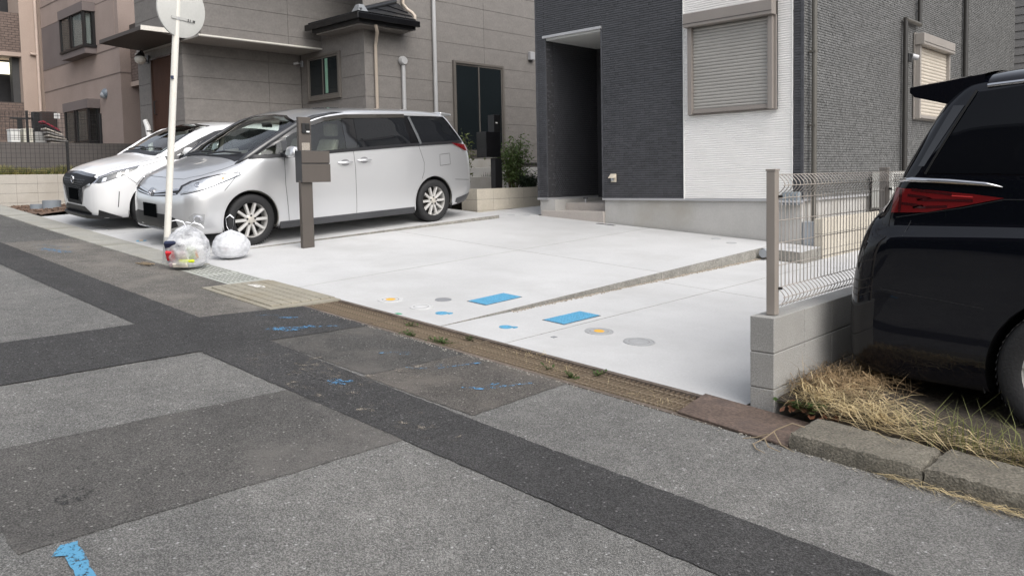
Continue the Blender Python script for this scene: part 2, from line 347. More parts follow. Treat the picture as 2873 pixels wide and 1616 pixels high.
# crushed stone along the foot of the step
b = MB(); 
for i in range(900):
    y = random.uniform(4.9, 9.5); x = -4.68+abs(random.gauss(0, .018)); r = random.uniform(.004, .012)*(.5+.5*(y-4.5)/5); z = Z_RIGHT(x, y)
    b.obox((x, y, z+r*.5), (r*2, r*1.6, r*1.2), Matrix.Rotation(random.uniform(0, 3), 3, 'Z') @ Matrix.Rotation(random.uniform(0, 3), 3, 'X'))
b.build('gravel', mat('crushed_stone', (.33,.29,.24), .95, .4, 60, .3, 90), kind='stuff')
props(bpy.data.objects['gravel'], 'loose crushed stone along the foot of the drive step', 'gravel')
from mathutils import noise as mnoise
# ================================================================== shared house pieces
M_dkmetal = mat('dark_bronze_metal', (.035,.033,.032), .35, .08, 4, 0, spec=.5)
M_taupe = mat('taupe_aluminium', (.235,.210,.190), .42, .05, 3, .02, 60)
M_slat = mat('shutter_slat', (.33,.318,.295), .45, .05, 3, .02, 60)
M_cream = mat('cream_shutter', (.52,.47,.40), .45, .05, 3, .02, 60)
M_beigepipe = mat('beige_pvc', (.47,.40,.33), .4, .06, 2)
M_greypipe = mat('grey_pvc', (.42,.42,.42), .4, .06, 2)
M_pipedk = mat('dark_pvc', (.032,.030,.027), .35, .06, 2)
M_glassdk = mat('house_glass', (.012,.016,.018), .03, .1, 1, 0, spec=.6)
M_black = mat('black_plastic', (.012,.012,.013), .4, .1, 4, 0)
M_blackgloss = mat('black_gloss', (.008,.008,.009), .12, .1, 4, 0)
M_white = mat('white_plastic', (.72,.72,.70), .4, .04, 4, 0)
M_cover = mat('beige_plastic', (.58,.52,.42), .45, .05, 4, 0)
M_grey = mat('grey_plastic', (.30,.32,.34), .45, .05, 4, 0)
M_flash = mat('flashing', (.43,.43,.44), .35, .04, 3, 0, metal=.3)

def tiles(origin, U, V, N, lu, lv, pu, pv, depth=.006, jit=.004, gap=.004, skip=None, stagger=True, vgap=None):
    """small wall tiles on a plane: each tile is its own little raised block; returns one mesh builder"""
    o, U, V, N = (np.array(a, float) for a in (origin, U, V, N)); rows = int(lv/pv); b = MB(); C = []
    for r in range(rows):
        k = int(lu/pu)+2
        for c in range(k):
            u0 = (c-(.5 if (stagger and r % 2) else 0))*pu; u1 = min(u0+pu-gap, lu); u0 = max(u0, 0)
            if u1-u0 < .008: continue
            v0 = r*pv; v1 = v0+pv-(vgap or gap)
            if skip and skip((u0+u1)/2, (v0+v1)/2): continue
            C.append((u0, u1, v0, v1))
    C = np.array(C); n = len(C); d = depth + rng.normal(0, jit, n).clip(-jit*1.5, jit*2.5); tl = rng.normal(0, .0006, n)
    P = np.zeros((n, 8, 3))
    for i, (a, c, e) in enumerate(((0,2,0),(1,2,0),(1,3,0),(0,3,0),(0,2,1),(1,2,1),(1,3,1),(0,3,1))):
        P[:, i] = o + C[:, a, None]*U + C[:, c, None]*V + (e*(d + (tl if c == 3 else -tl)))[:, None]*N
    F = np.array([(4,5,6,7),(0,1,5,4),(1,2,6,5),(2,3,7,6),(3,0,4,7)]); F = (F[None]+8*np.arange(n)[:, None, None]).reshape(-1, 4)
    b.v = [tuple(p) for p in P.reshape(-1, 3)]; b.f = [tuple(q) for q in F]; return b
def shutter_window(parent, o, U, N, w, h, m_frame, m_slat, boxh=.19, slats=25, sill=True, label=None):
    """roller shutter: head box, side rails, slats, bottom bar. o = lower outer corner, U along the wall, N outward"""
    o, U, N = Vector(o), Vector(U), Vector(N); Z = Vector((0,0,1)); R = Matrix((U, N, Z)).transposed()
    def bx(u0, u1, n0, n1, z0, z1): return MB().obox(o+U*(u0+u1)/2+N*(n0+n1)/2+Z*(z0+z1)/2, (u1-u0, n1-n0, z1-z0), R)
    root = bx(-.03, w+.03, .0, .02, -.01, h+.02).build('shutter_window', m_frame, parent)
    b = bx(-.03, w+.03, .02, .17, h-boxh, h); b.build('shutter_box', m_frame, root, bevel=.008)
    bx(-.028, w+.028, .168, .176, h-boxh+.045, h-boxh+.050).build('box_seam', M_pipedk, root)
    bx(0, .065, .02, .10, 0, h-boxh-.002).build('side_rail', m_frame, root, bevel=.004); bx(w-.065, w, .02, .10, 0, h-boxh-.002).build('side_rail', m_frame, root, bevel=.004)
    sh = (h-boxh-.075)/slats; prof = [(.040,0),(.046,.15),(.049,.45),(.046,.75),(.040,.86),(.034,.93),(.040,1.0)]
    first = None
    for i in range(slats):
        q = MB(); z0 = .07+i*sh
        V = [o+U*u+N*n+Z*(z0+t*sh) for u in (.067, w-.067) for n, t in prof]; k = len(prof)
        q.add(V, [(j, k+j, k+j+1, j+1) for j in range(k-1)]); q.build('slat', m_slat, root, smooth=60)
    bx(.067, w-.067, .03, .075, .015, .068).build('bottom_bar', m_frame, root, bevel=.004)
    return root
def pipe_run(parent, pts, r, m, name='downpipe', clips=()):
    o = MB().tube(pts, r, 10).build(name, m, parent, smooth=50)
    for c, n in clips:
        c = Vector(c); MB().box(c.x-r*1.2, c.x+r*1.2, c.y-r*1.2, c.y+r*1.2, c.z-.012, c.z+.012).build('pipe_clip', m, o)
    return o

# ================================================================== dark tiled house
YH, XS, XL0, ZT = 10.17, -4.41, -9.02, 6.4
T_dark = tile_mat('charcoal_tile', (.060,.061,.067), .078, .0345, 'y', .17)
T_side = tile_mat('lit_side_tile', (.150,.150,.147), .052, .0345, 'x', .2)  # side tiles in a lighter tone: light from the right put into the colour
T_pside = tile_mat('charcoal_tile_side', (.058,.059,.065), .052, .0345, 'x', .15)
M_back = mat('tile_joint', (.030,.030,.033), .8, .1)
M_backs = mat('lit_side_joint', (.060,.060,.058), .8, .1)  # joint lightened to match the lit tone painted on the side tiles
house = thing('tiled_house', 'dark charcoal tiled house with a white front strip and closed roller shutter', 'house', (-6.7, 14, .6))
# walls behind the tiles (front wall in pieces round the porch), side, back, roof
w = MB()
w.box(XL0+.012, -8.80, YH+.012, YH+.20, 1.10, ZT); w.box(-7.655, XS-.012, YH+.012, YH+.20, 1.10, ZT); w.box(-8.80, -7.655, YH+.0125, YH+.20, 3.74, ZT)
w.build('front_wall', M_back, house)
MB().box(XS-.20, XS-.012, YH+.201, 21.8, 1.10, ZT).build('side_wall', M_backs, house)
MB().box(XL0+.012, XL0+.2, YH+.201, 21.8, 1.10, ZT).build('side_wall', M_back, house)
MB().box(XL0+.2, XS-.2, 21.6, 21.79, 1.10, ZT).build('rear_wall', M_back, house)
rf = MB(); rf.prism([(XL0-.35,YH-.4,ZT),(XS+.35,YH-.4,ZT),(XS+.35,22.2,ZT),(XL0-.35,22.2,ZT)], [(XL0-.35,YH-.4,ZT+.18),(XS+.35,YH-.4,ZT+.18),(XS+.35,22.2,ZT+.18),(XL0-.35,22.2,ZT+.18)]); rf.build('roof', mat('roof_slate', (.05,.05,.055), .6), house)
for tx0, tx1, tz0 in ((XL0+.03,-8.826,1.10),(-8.826,-7.629,3.76),(-7.629,-6.183,1.10),(-4.549,XS-.034,1.10)):
    tiles((tx0, YH+.012, tz0), (1,0,0), (0,0,1), (0,-1,0), tx1-tx0, ZT-tz0, .156, .0345, .010, .0012, .003, vgap=.0075).build('wall_tiles', T_dark, house, kind='stuff')
tiles((XS-.012, YH, 1.10), (0,1,0), (0,0,1), (1,0,0), 11.6, ZT-1.10, .052, .0345, .009, .0012, .005, vgap=.008).build('wall_tiles', T_side, house, kind='stuff')
# porch recess
for x0_, x1_, y0_ in ((-8.825,-8.795,YH-.004),(-7.66,-7.63,YH-.004),(XL0-.004,XL0+.03,YH-.004),(XS-.034,XS+.003,YH-.004)): MB().box(x0_, x1_, y0_, YH+.0125, 1.10, 3.735 if x0_ in (-8.825,-7.66) else ZT).build('corner_trim', T_dark, house)
PD = 11.55
w = MB(); w.box(-8.95, -8.81, YH+.2, PD, 1.10, 3.74); w.build('porch_wall', M_back, house)
tiles((-8.81, YH+.0, 1.10), (0,1,0), (0,0,1), (1,0,0), PD-YH, 2.63, .052, .0345, .009, .0012, .005, vgap=.008).build('wall_tiles', T_pside, house, kind='stuff')
tiles((-7.655, YH+.0, 1.10), (0,1,0), (0,0,1), (-1,0,0), PD-YH, 2.63, .052, .0345, .009, .0012, .005, vgap=.008).build('wall_tiles', T_pside, house, kind='stuff')
MB().box(-8.80, -7.655, PD, PD+.1, 1.0, 3.74).build('porch_wall', M_back, house)
d = MB().box(-8.62, -7.72, PD-.05, PD-.002, 1.02, 3.35).build('front_door', mat('black_door', (.02,.02,.022), .35), house)
MB().cyl((-7.84, PD-.11, 1.75), (-7.84, PD-.11, 2.35), .014, 8).build('door_handle', M_flash, d)
MB().box(-8.80, -7.66, YH+.02, PD, 3.70, 3.735).build('porch_ceiling', mat('soffit', (.55,.55,.53), .7, .04), house)
MB().box(-8.845, -7.64, YH-.03, YH+.02, 3.735, 3.775).build('porch_edge', M_flash, house)
MB().lathe([(.0,3.697),(.05,3.697),(.06,3.699)], 20, (-7.95, 10.75, 0)).build('downlight', M_white, house)
# white rippled strip
def ripple(u, v):
    x = -6.176+u*1.62; z = 1.10+v*(ZT-1.10)
    h = .006*math.sin(z/.030*2*math.pi + .8*math.sin(x*7+z*23)+1.1*mnoise.noise(Vector((x*2,0,z*9)))) + .003*math.sin(z/.0175*2*math.pi+1.3*math.sin(x*11-z*9)+2)
    return (x, YH-.004+h*.6, z)
MB().grid(ripple, 40, 800).build('white_siding', mat('white_siding', (.76,.745,.72), .75, .03, 5, .03, 60), house, smooth='all')
MB().box(-6.182, -6.168, YH-.016, YH+.01, 1.085, ZT).build('edge_trim', M_white, house); MB().box(-4.562, -4.550, YH-.016, YH+.01, 1.085, ZT).build('edge_trim', M_white, house)
# flashing and foundation
MB().box(XL0-.01, -8.795, YH-.012, YH+.03, 1.064, 1.098).build('base_flashing', M_flash, house); MB().box(-7.66, XS+.012, YH-.012, YH+.03, 1.064, 1.096).build('base_flashing', M_flash, house)
MB().box(XS-.03, XS+.010, YH+.031, 21.8, 1.064, 1.096).build('base_flashing', M_flash, house); MB().box(-8.835, -8.795, YH+.031, PD, 1.064, 1.098).build('base_flashing', M_flash, house)
f = MB(); f.box(XL0+.03, -8.82, YH+.025, 12, .2, 1.066); f.box(-7.63, XS-.03, YH+.025, 12, .0, 1.066); f.box(XS-.3, XS-.0301, 12.0, 21.8, 0, 1.066); f.box(XL0+.03, XL0+.3, 12, 21.8, .2, 1.066); f.build('foundation', C_form, house)
# porch steps
C_step = mat('step_concrete', (.40,.365,.335), .85, .08, 1.6, .05, 50, .15, 80)
st = MB().box(-8.935, -7.635, YH-.02, YH+.32, .45, .885).build('step', C_step, house, bevel=.006); MB().box(-8.665, -7.636, YH+.30, PD, .45, 1.005).build('step', C_step, house, bevel=.006)
MB().box(-8.82, -8.667, YH+.025, PD, .45, 1.0655).build('plinth', C_form, house)
p = MB().cyl((-8.33, YH+.42, 1.0), (-8.33, YH+.42, 1.075), .016, 10).build('tap_post', M_flash, house); MB().box(-8.37, -8.29, YH+.405, YH+.435, 1.07, 1.085).build('tap_handle', M_black, p)
# roller shutters, socket cover, pipes, lamp
shutter_window(house, (-6.045, YH-.022, 2.285), (1,0,0), (0,-1,0), 1.265, 1.405, M_taupe, M_slat)
MB().box(-4.782, -4.75, YH-.07, YH-.022, 2.28, 3.9).build('shutter_guide', M_taupe, house)
shutter_window(house, (XS+.012, 14.52, 2.30), (0,1,0), (1,0,0), 1.73, 1.41, mat('shutter_frame', (.30,.275,.25), .42, .05), M_cream, slats=20)
s = MB().box(-7.47, -7.375, YH-.035, YH-.01, 1.345, 1.475).build('socket_cover', M_cover, house, bevel=.006)
MB().prism([(-7.495,YH-.035,1.41),(-7.375,YH-.035,1.41),(-7.375,YH-.035,1.475),(-7.47,YH-.035,1.475)], [(-7.495,YH-.075,1.41),(-7.385,YH-.075,1.41),(-7.385,YH-.045,1.475),(-7.46,YH-.045,1.475)]).build('socket_hood', M_cover, s)
MB().cyl((-7.43,YH-.05,1.405),(-7.43,YH-.05,1.37), .022, 8).build('socket_plug', M_grey, s)
M_p1 = mat('bronze_pvc', (.10,.093,.080), .35, .06, 2)
pipe_run(house, [(XS+.075,10.33,.56),(XS+.075,10.33,6.3)], .034, M_p1, clips=[((XS+.06,10.33,3.0),0),((XS+.06,10.33,2.05),0),((XS+.06,10.33,4.2),0)])
pipe_run(house, [(XS+.06,13.93,.7),(XS+.06,13.93,3.89)], .037, M_pipedk); pipe_run(house, [(XS+.06,13.90,3.87),(XS+.06,14.66,3.87)], .037, M_p1); pipe_run(house, [(XS+.06,14.64,3.85),(XS+.06,14.64,6.3)], .037, M_pipedk)
pipe_run(house, [(XS+.045,14.06,.7),(XS+.045,14.06,3.20)], .020, M_pipedk, 'conduit')
l = MB().box(XS, XS+.09, 14.02, 14.16, 3.20, 3.34).build('flood_light', M_black, house, bevel=.01); MB().cyl((XS+.09,14.16,3.30),(XS+.16,14.22,3.27), .045, 12).build('lamp_head', M_flash, l)
pipe_run(house, [(XS+.06,17.43,.7),(XS+.06,17.43,6.3)], .045, M_pipedk)
# downpipe foot box by the corner
fb = MB().box(XS-.02, XS+.20, 10.19, 10.40, .42, .80).build('pipe_foot', M_grey, house, bevel=.01)

# far neighbour at the right edge: grey lap siding
nb = thing('neighbour_house', 'plain grey lap-sided house corner at the right edge behind the tiled house', 'house', (-1, 26, .5))
M_lap = mat('grey_lap', (.16,.155,.15), .7, .06)
MB().box(-9, 5, 26.1, 32, .2, 7.5).build('wall', M_lap, nb)
for i in range(30):
    z = .6+i*.22; MB().prism([(-9,26.1,z),(5,26.1,z),(5,26.06,z),(-9,26.06,z)], [(-9,26.1,z+.215),(5,26.1,z+.215),(5,26.085,z+.215),(-9,26.085,z+.215)]).build('siding_board', M_lap, nb)
MB().prism([(-9.4,25.6,7.5),(5.4,25.6,7.5),(5.4,32.4,7.5),(-9.4,32.4,7.5)], [(-8,29,9),(4,29,9),(4,29.1,9),(-4,29.1,9)]).build('roof', M_dkmetal, nb)
MB().box(XS+.9, XS+.98, 23.0, 23.08, .2, 4.05).build('vent_pole', M_dkmetal, nb)

# ================================================================== grey panel house
S_grey = mat('grey_panel', (.186,.173,.161), .82, .09, 3.5, .09, 22, .10, 40, stretch=(1,1,2.2))
M_gj = mat('panel_joint', (.10,.093,.085), .9, .1)
gh = thing('grey_panel_house', 'two-storey house of grey-brown cement panels behind the silver minivan', 'house', (-16, 13, 1.0))
COURSE0, CH = 2.78-2*.457, .457
PANEL = {}
def panels(axis, plane, sgn, u0, u1, z0, z1, joints=()):
    """cement panels on a wall: axis 'x' = wall of constant x (u = y), 'y' = wall of constant y (u = x)"""
    us = [u0]+sorted(j for j in joints if u0 < j < u1)+[u1]; k = math.floor((z0-COURSE0)/CH)
    while COURSE0+k*CH < z1:
        a, c = max(z0, COURSE0+k*CH), min(z1, COURSE0+(k+1)*CH); k += 1
        if c-a < .03: continue
        for i in range(len(us)-1):
            p, q = us[i]+(.003 if i else 0), us[i+1]-(.003 if i+2 < len(us) else 0); b = MB()
            if axis == 'x': b.box(min(plane, plane+sgn*.016), max(plane, plane+sgn*.016), p, q, a+.003, c-.003)
            else: b.box(p, q, min(plane, plane+sgn*.016), max(plane, plane+sgn*.016), a+.003, c-.003)
            b.build('siding_panel', S_grey, gh, bevel=.003)
XG, YB, YU, XU, XLW, YD = -14.0, 10.33, 11.27, -15.6, -16.48, 7.53
ZR = 7.4
w = MB()
w.box(-22, XG-.018, YB+.018, 22, 1.0, 4.9); w.box(-22, XG-.0181, YU+.018, 22, 4.9, ZR); w.box(-18.74, XU-.018, YD+.0, YU+.019, 4.42, ZR); w.box(-18.74, XLW-.018, YD+.018, YB+.019, .9, 4.42)
w.build('core_wall', M_gj, gh)
panels('x', XG-.016, 1, YB, 21.5, 1.82, ZR, (13.9, 17.0, 20.0)); panels('y', YB+.016, -1, XLW+.018, XG-.0165, 1.82, 4.9, ())
panels('x', XLW-.016, 1, YD+.017, YB-.002, 1.82, 4.42, (9.5,)); panels('y', YD+.016, -1, -18.74, XLW, 1.82, 4.42, (-18.0,))
panels('x', XU-.016, 1, YD-.02, YU-.002, 4.43, ZR, (9.5,)); panels('y', YD-.004, -1, -18.74, XU, 4.43, ZR, (-16.9,)); panels('y', YU+.016, -1, XU, XG-.0165, 4.9, ZR, ())
MB().box(-18.76, XU+.03, YD-.05, YB-.003, 4.385, 4.42).build('overhang_soffit', mat('soffit_grey', (.30,.285,.265), .8, .05), gh); MB().box(XU, XU+.04, YD-.06, YB-.004, 4.400, 4.428).build('overhang_edge', mat('pale_trim', (.66,.63,.57), .5, .04), gh)
for y, z in ((YB, 0),): MB().box(XG-.02, XG+.004, YB-.004, YB+.04, 1.82, 4.9).build('corner_trim', S_grey, gh)
f = MB(); f.box(-18.7, XG-.05, YB+.04, 21.5, .8, 1.815); f.box(-18.7, XLW-.05, YD+.05, YB+.03, .8, 1.815); f.build('foundation', C_form, gh)
MB().box(XG-.02, XG+.02, YB, 21.5, 1.795, 1.825).build('base_flashing', M_dkmetal, gh)
MB().prism([(-23,YD-.6,ZR),(XG+.5,YD-.6,ZR),(XG+.5,22,ZR),(-23,22,ZR)], [(-19,13,ZR+1.8),(-18,13,ZR+1.8),(-18,17,ZR+1.8),(-19,17,ZR+1.8)]).build('roof', mat('roof_dark', (.03,.03,.033), .55), gh)
# small hipped roof over the bay
R_tile = mat('black_roof_tile', (.022,.023,.026), .32, .12, 8, .05)
zr0, zr1 = 4.88, 5.30
rx0, rx1, ry0, ry1 = -15.34, XG+.40, YB-.40, 11.42
hip = thing  # noqa
r = MB(); r.add([(rx0-.1,ry0,zr0),(rx1,ry0,zr0),(rx1,ry1,zr0),(XG,ry1,zr0+.14),(XG,YU,zr1-.02),(rx0-.1,YU,zr1-.02),(XG+.0,ry1,zr0+.14)], [(0,1,4,5),(1,2,3,4)]); 
rf = r.build('bay_roof', R_tile, gh)
def rowtiles(p0, p1, q0, q1, rows, nm):
    p0, p1, q0, q1 = map(Vector, (p0, p1, q0, q1)); N = (p1-p0).cross(q0-p0).normalized(); N = N if N.z > 0 else -N
    for i in range(rows):
        a, c = i/rows, (i+1)/rows; A0, A1, B0, B1 = p0.lerp(q0, a), p1.lerp(q1, a), p0.lerp(q0, c), p1.lerp(q1, c); L = (A1-A0).length; k = max(2, int(L/.27))
        for j in range(k):
            s0, s1 = j/k, (j+1)/k-.01; m = MB(); th = .034
            P = [A0.lerp(A1, s0), A0.lerp(A1, s1), B0.lerp(B1, s1), B0.lerp(B1, s0)]; m.prism([x+N*.004 for x in P], [P[0]+N*th, P[1]+N*th, P[2]+N*.012, P[3]+N*.012]); m.build('roof_tile', R_tile, rf)
rowtiles((rx0-.1,ry0-.02,zr0), (rx1,ry0-.02,zr0), (rx0-.1,YU,zr1), (XG,YU,zr1), 5, 'a'); rowtiles((rx1+.02,ry0,zr0), (rx1+.02,ry1,zr0), (XG,YU,zr1), (XG,ry1,zr0+.30), 3, 'b')
e = MB(); e.box(rx0-.14, rx1+.05, ry0-.10, ry0-.02, zr0-.14, zr0-.015); e.build('gutter', M_blackgloss, rf, bevel=.01); MB().box(rx1+.021, rx1+.10, ry0-.10, ry1+.05, zr0-.14, zr0-.015).build('gutter', M_blackgloss, rf, bevel=.01)
MB().box(rx0, rx1, ry0, YB-.002, zr0-.20, zr0-.03).build('fascia', M_black, rf); MB().box(XG+.002, rx1, YB-.001, ry1, zr0-.20, zr0-.03).build('fascia', M_black, rf)
MB().box(rx0+.1, rx1-.06, ry0+.05, YB-.003, zr0-.235, zr0-.202).build('eave_trim', S_grey, rf); MB().box(XG+.003, rx1-.06, YB-.002, ry1-.1, zr0-.235, zr0-.202).build('eave_trim', S_grey, rf)
MB().tube([(rx1+.02,ry0-.02,zr0+.03),(XG+.05,YU-.12,zr1+.02)], .055, 8).build('hip_cap', R_tile, rf, smooth=50)
MB().prism([(rx1-.17,ry0-.06,zr0+.02),(rx1+.07,ry0-.06,zr0+.02),(rx1+.07,ry0+.18,zr0+.02),(rx1-.17,ry0+.18,zr0+.02)], [(rx1-.11,ry0,zr0+.16),(rx1+.01,ry0,zr0+.16),(rx1+.01,ry0+.12,zr0+.16),(rx1-.11,ry0+.12,zr0+.16)]).build('hip_end_tile', mat('silver_tile', (.20,.21,.22), .3), rf)
# pipes on the +X wall
Gp = M_beigepipe
pipe_run(gh, [(XG+.36,10.37,4.74),(XG+.36,10.38,4.66),(XG+.28,10.47,4.55),(XG+.10,10.57,4.40),(XG+.06,10.58,4.32),(XG+.06,10.58,1.2)], .036, Gp)
pipe_run(gh, [(XG+.06,11.36,6.9),(XG+.06,11.36,5.30),(XG+.10,11.45,5.18),(XG+.20,11.50,5.10),(XG+.26,11.52,5.03),(XG+.26,11.52,4.93)], .036, Gp)
pipe_run(gh, [(XG+.06,12.25,6.9),(XG+.06,12.25,1.2)], .046, M_greypipe)
pipe_run(gh, [(XG+.05,11.33,4.03),(XG+.05,11.33,1.2)], .045, M_greypipe, 'vent_duct'); MB().lathe([(0,.10),(.08,.10),(.10,.06),(.10,.0)], 18, (XG+.02,11.32,4.06), 'x').build('vent_cap', M_greypipe, gh, smooth=40)
MB().box(XG, XG+.10, 15.48, 15.66, 4.46, 4.67).build('vent_hood', mat('vent_grey', (.36,.36,.37), .4), gh, bevel=.015)
# windows
def sliding_window(axis, plane, sgn, u0, u1, z0, z1, curtain=None, name='window'):
    def bx(a, c, n0, n1, p, q):
        lo, hi = sorted((plane+sgn*n0, plane+sgn*n1)); return MB().box(lo, hi, a, c, p, q) if axis == 'x' else MB().box(a, c, lo, hi, p, q)
    M_fr = mat('bronze_sash', (.13,.118,.105), .35, .05)
    root = bx(u0, u1, .001, .012, z0, z1).build(name, M_black, gh); um = (u0+u1)/2
    for a, c, p, q in ((u0-.03,u0+.035,z0-.03,z1+.03),(u1-.035,u1+.03,z0-.03,z1+.03),(u0+.0351,u1-.0351,z1-.03,z1+.03),(u0+.0351,u1-.0351,z0-.03,z0+.04)): bx(a, c, .0, .06, p, q).build('frame', M_fr, root, bevel=.004)
    for i, (a, c, n) in enumerate(((u0+.04,um+.03,.020),(um-.03,u1-.04,.032))):
        bx(a+.03, c-.03, n, n+.003, z0+.09, z1-.07).build('pane', M_glassdk, root)
        for p, q, e, g2 in ((a,a+.03,z0+.045,z1-.035),(c-.03,c,z0+.045,z1-.035),(a+.0301,c-.0301,z0+.045,z0+.09),(a+.0301,c-.0301,z1-.07,z1-.035)): bx(p, q, n-.005, n+.010, e, g2).build('sash', M_fr, root)
    if curtain: bx(curtain[0], curtain[1], .0325, .0385, z0+.1, z1-.08).build('curtain', mat('green_curtain', (.16,.30,.22), .7), root)
    return root
sliding_window('y', YB+.0, -1, -16.13, -14.89, 3.31, 4.27)
for wo_ in [o for o in gh.children if o.name.startswith('window')]: MB().box(-15.43, -15.33, YB-.0405, YB-.0365, 3.42, 4.18).build('curtain', mat('green_curtain', (.20,.36,.27), .7), wo_)
sliding_window('x', XG, 1, 12.86, 14.50, 2.04, 4.19)
# door, canopy, lamp, camera
dr = MB().box(-17.93, -16.96, YD-.02, YD-.0005, 1.9, 4.17).build('entrance_door', mat('brown_door', (.062,.030,.020), .75, .25, 4, .1, 40, spec=.2, stretch=(14,1,.6)), gh)
MB().box(-17.99, -17.94, YD-.05, YD-.001, 1.9, 4.2).build('door_frame', mat('brown_frame', (.06,.035,.026), .4), gh); MB().box(-17.935, -16.93, YD-.05, YD-.021, 4.172, 4.21).build('door_frame', MATS['brown_frame'], gh)
MB().tube([(-17.80,YD-.021,2.98),(-17.80,YD-.07,3.0),(-17.80,YD-.07,3.26),(-17.80,YD-.021,3.28)], .014, 6).build('door_handle', M_black, dr)
MB().prism([(-18.40,6.6,4.50),(-16.20,6.6,4.50),(-16.20,YD-.03,4.43),(-18.40,YD-.03,4.43)], [(-18.40,6.6,4.575),(-16.20,6.6,4.575),(-16.20,YD-.03,4.575),(-18.40,YD-.03,4.575)]).build('door_canopy', mat('canopy_taupe', (.060,.048,.042), .6, .06), gh)
MB().box(-16.198, -16.17, 6.59, YD-.035, 4.49, 4.58).build('canopy_edge', MATS['pale_trim'], gh)
lp = MB().box(-18.14, -18.06, YD-.05, YD-.017, 4.12, 4.30).build('wall_lamp', M_black, gh, bevel=.01)
MB().tube([(-18.1,YD-.05,4.17),(-18.06,YD-.14,4.19),(-17.98,YD-.17,4.30),(-17.95,YD-.22,4.36),(-17.92,YD-.26,4.35),(-17.90,YD-.28,4.30)], .016, 6).build('lamp_arm', M_black, lp, smooth=50)
MB().lathe([(.02,.10),(.10,.02),(.085,-.0)], 20, (-17.90,YD-.28,4.235)).build('lamp_cap', M_black, lp, smooth=40)
MB().lathe([(0.0,-.115),(.05,-.108),(.10,-.07),(.125,0),(.10,.05),(.07,.06)], 24, (-17.90,YD-.28,4.18)).build('lamp_globe', mat('opal_glass', (.62,.60,.55), .25), lp, smooth='all')
cm = MB().box(-16.40, -16.34, YB-.05, YB-.017, 4.10, 4.24).build('security_camera', M_grey, gh); MB().cyl((-16.42,YB-.10,4.19),(-16.46,YB-.20,4.165), .032, 12).build('camera_body', M_flash, cm); MB().cyl((-16.37,YB-.05,4.18),(-16.42,YB-.11,4.19), .012, 8).build('camera_arm', M_grey, cm)
# terrace tiers behind the planter
MB().box(-13.98, -13.2, 12.3, 15.0, .8, 1.69).build('terrace_step', C_form, gh, bevel=.008); MB().box(-13.97, -13.55, 12.5, 14.7, 1.69, 1.90).build('terrace_step', C_form, gh, bevel=.008); MB().box(-13.9, -12.6, 11.2, 18, .8, 1.48).build('terrace_step', C_form, gh, bevel=.008)

# ================================================================== beige apartment building, far left
ab = thing('apartment_building', 'pinkish beige apartment block with two corner bay windows and brick balconies', 'apartment building', (-28, 12, 1.3))
B_w = mat('beige_stucco', (.315,.250,.220), .85, .07, 1.2, .05, 30, .1, 50); B_p = mat('mauve_panel', (.155,.130,.125), .85, .06, 1.2, .05, 30); B_l = mat('beige_stucco_smooth', (.40,.315,.265), .85, .06, 1.2, .04, 30)
B_line = mat('beige_groove', (.17,.135,.12), .9)
XA, YA = -24.8, 9.45
MB().box(-31.7, XA, YA, 24, 1.0, 9.5).build('wall', B_w, ab)
for z in (4.79, 7.02, 7.73, 5.545): 
    MB().box(-31.7, XA+.012, YA-.012, YA-.001, z-.015, z+.015).build('groove', B_line, ab); MB().box(XA+.001, XA+.012, YA-.0125, 14, z-.0151, z+.0151).build('groove', B_line, ab) if z != 5.545 and z < 6 else None
MB().box(-31.65, -28.2, YA-.010, YA-.0015, 5.565, 7.0).build('mauve_panel', B_p, ab); MB().box(-26.6, -25.05, YA-.010, YA-.0015, 7.75, 9.4).build('mauve_panel', B_p, ab); MB().box(-26.6, -25.05, YA-.010, YA-.0015, 5.8, 7.0).build('mauve_panel', B_w, ab)
M_cur = mat('white_curtain', (.62,.62,.60), .9, .08, 6, .06, 30, stretch=(9,9,.3)); M_dimcur = mat('grey_blind', (.20,.195,.18), .8, .1, 4)
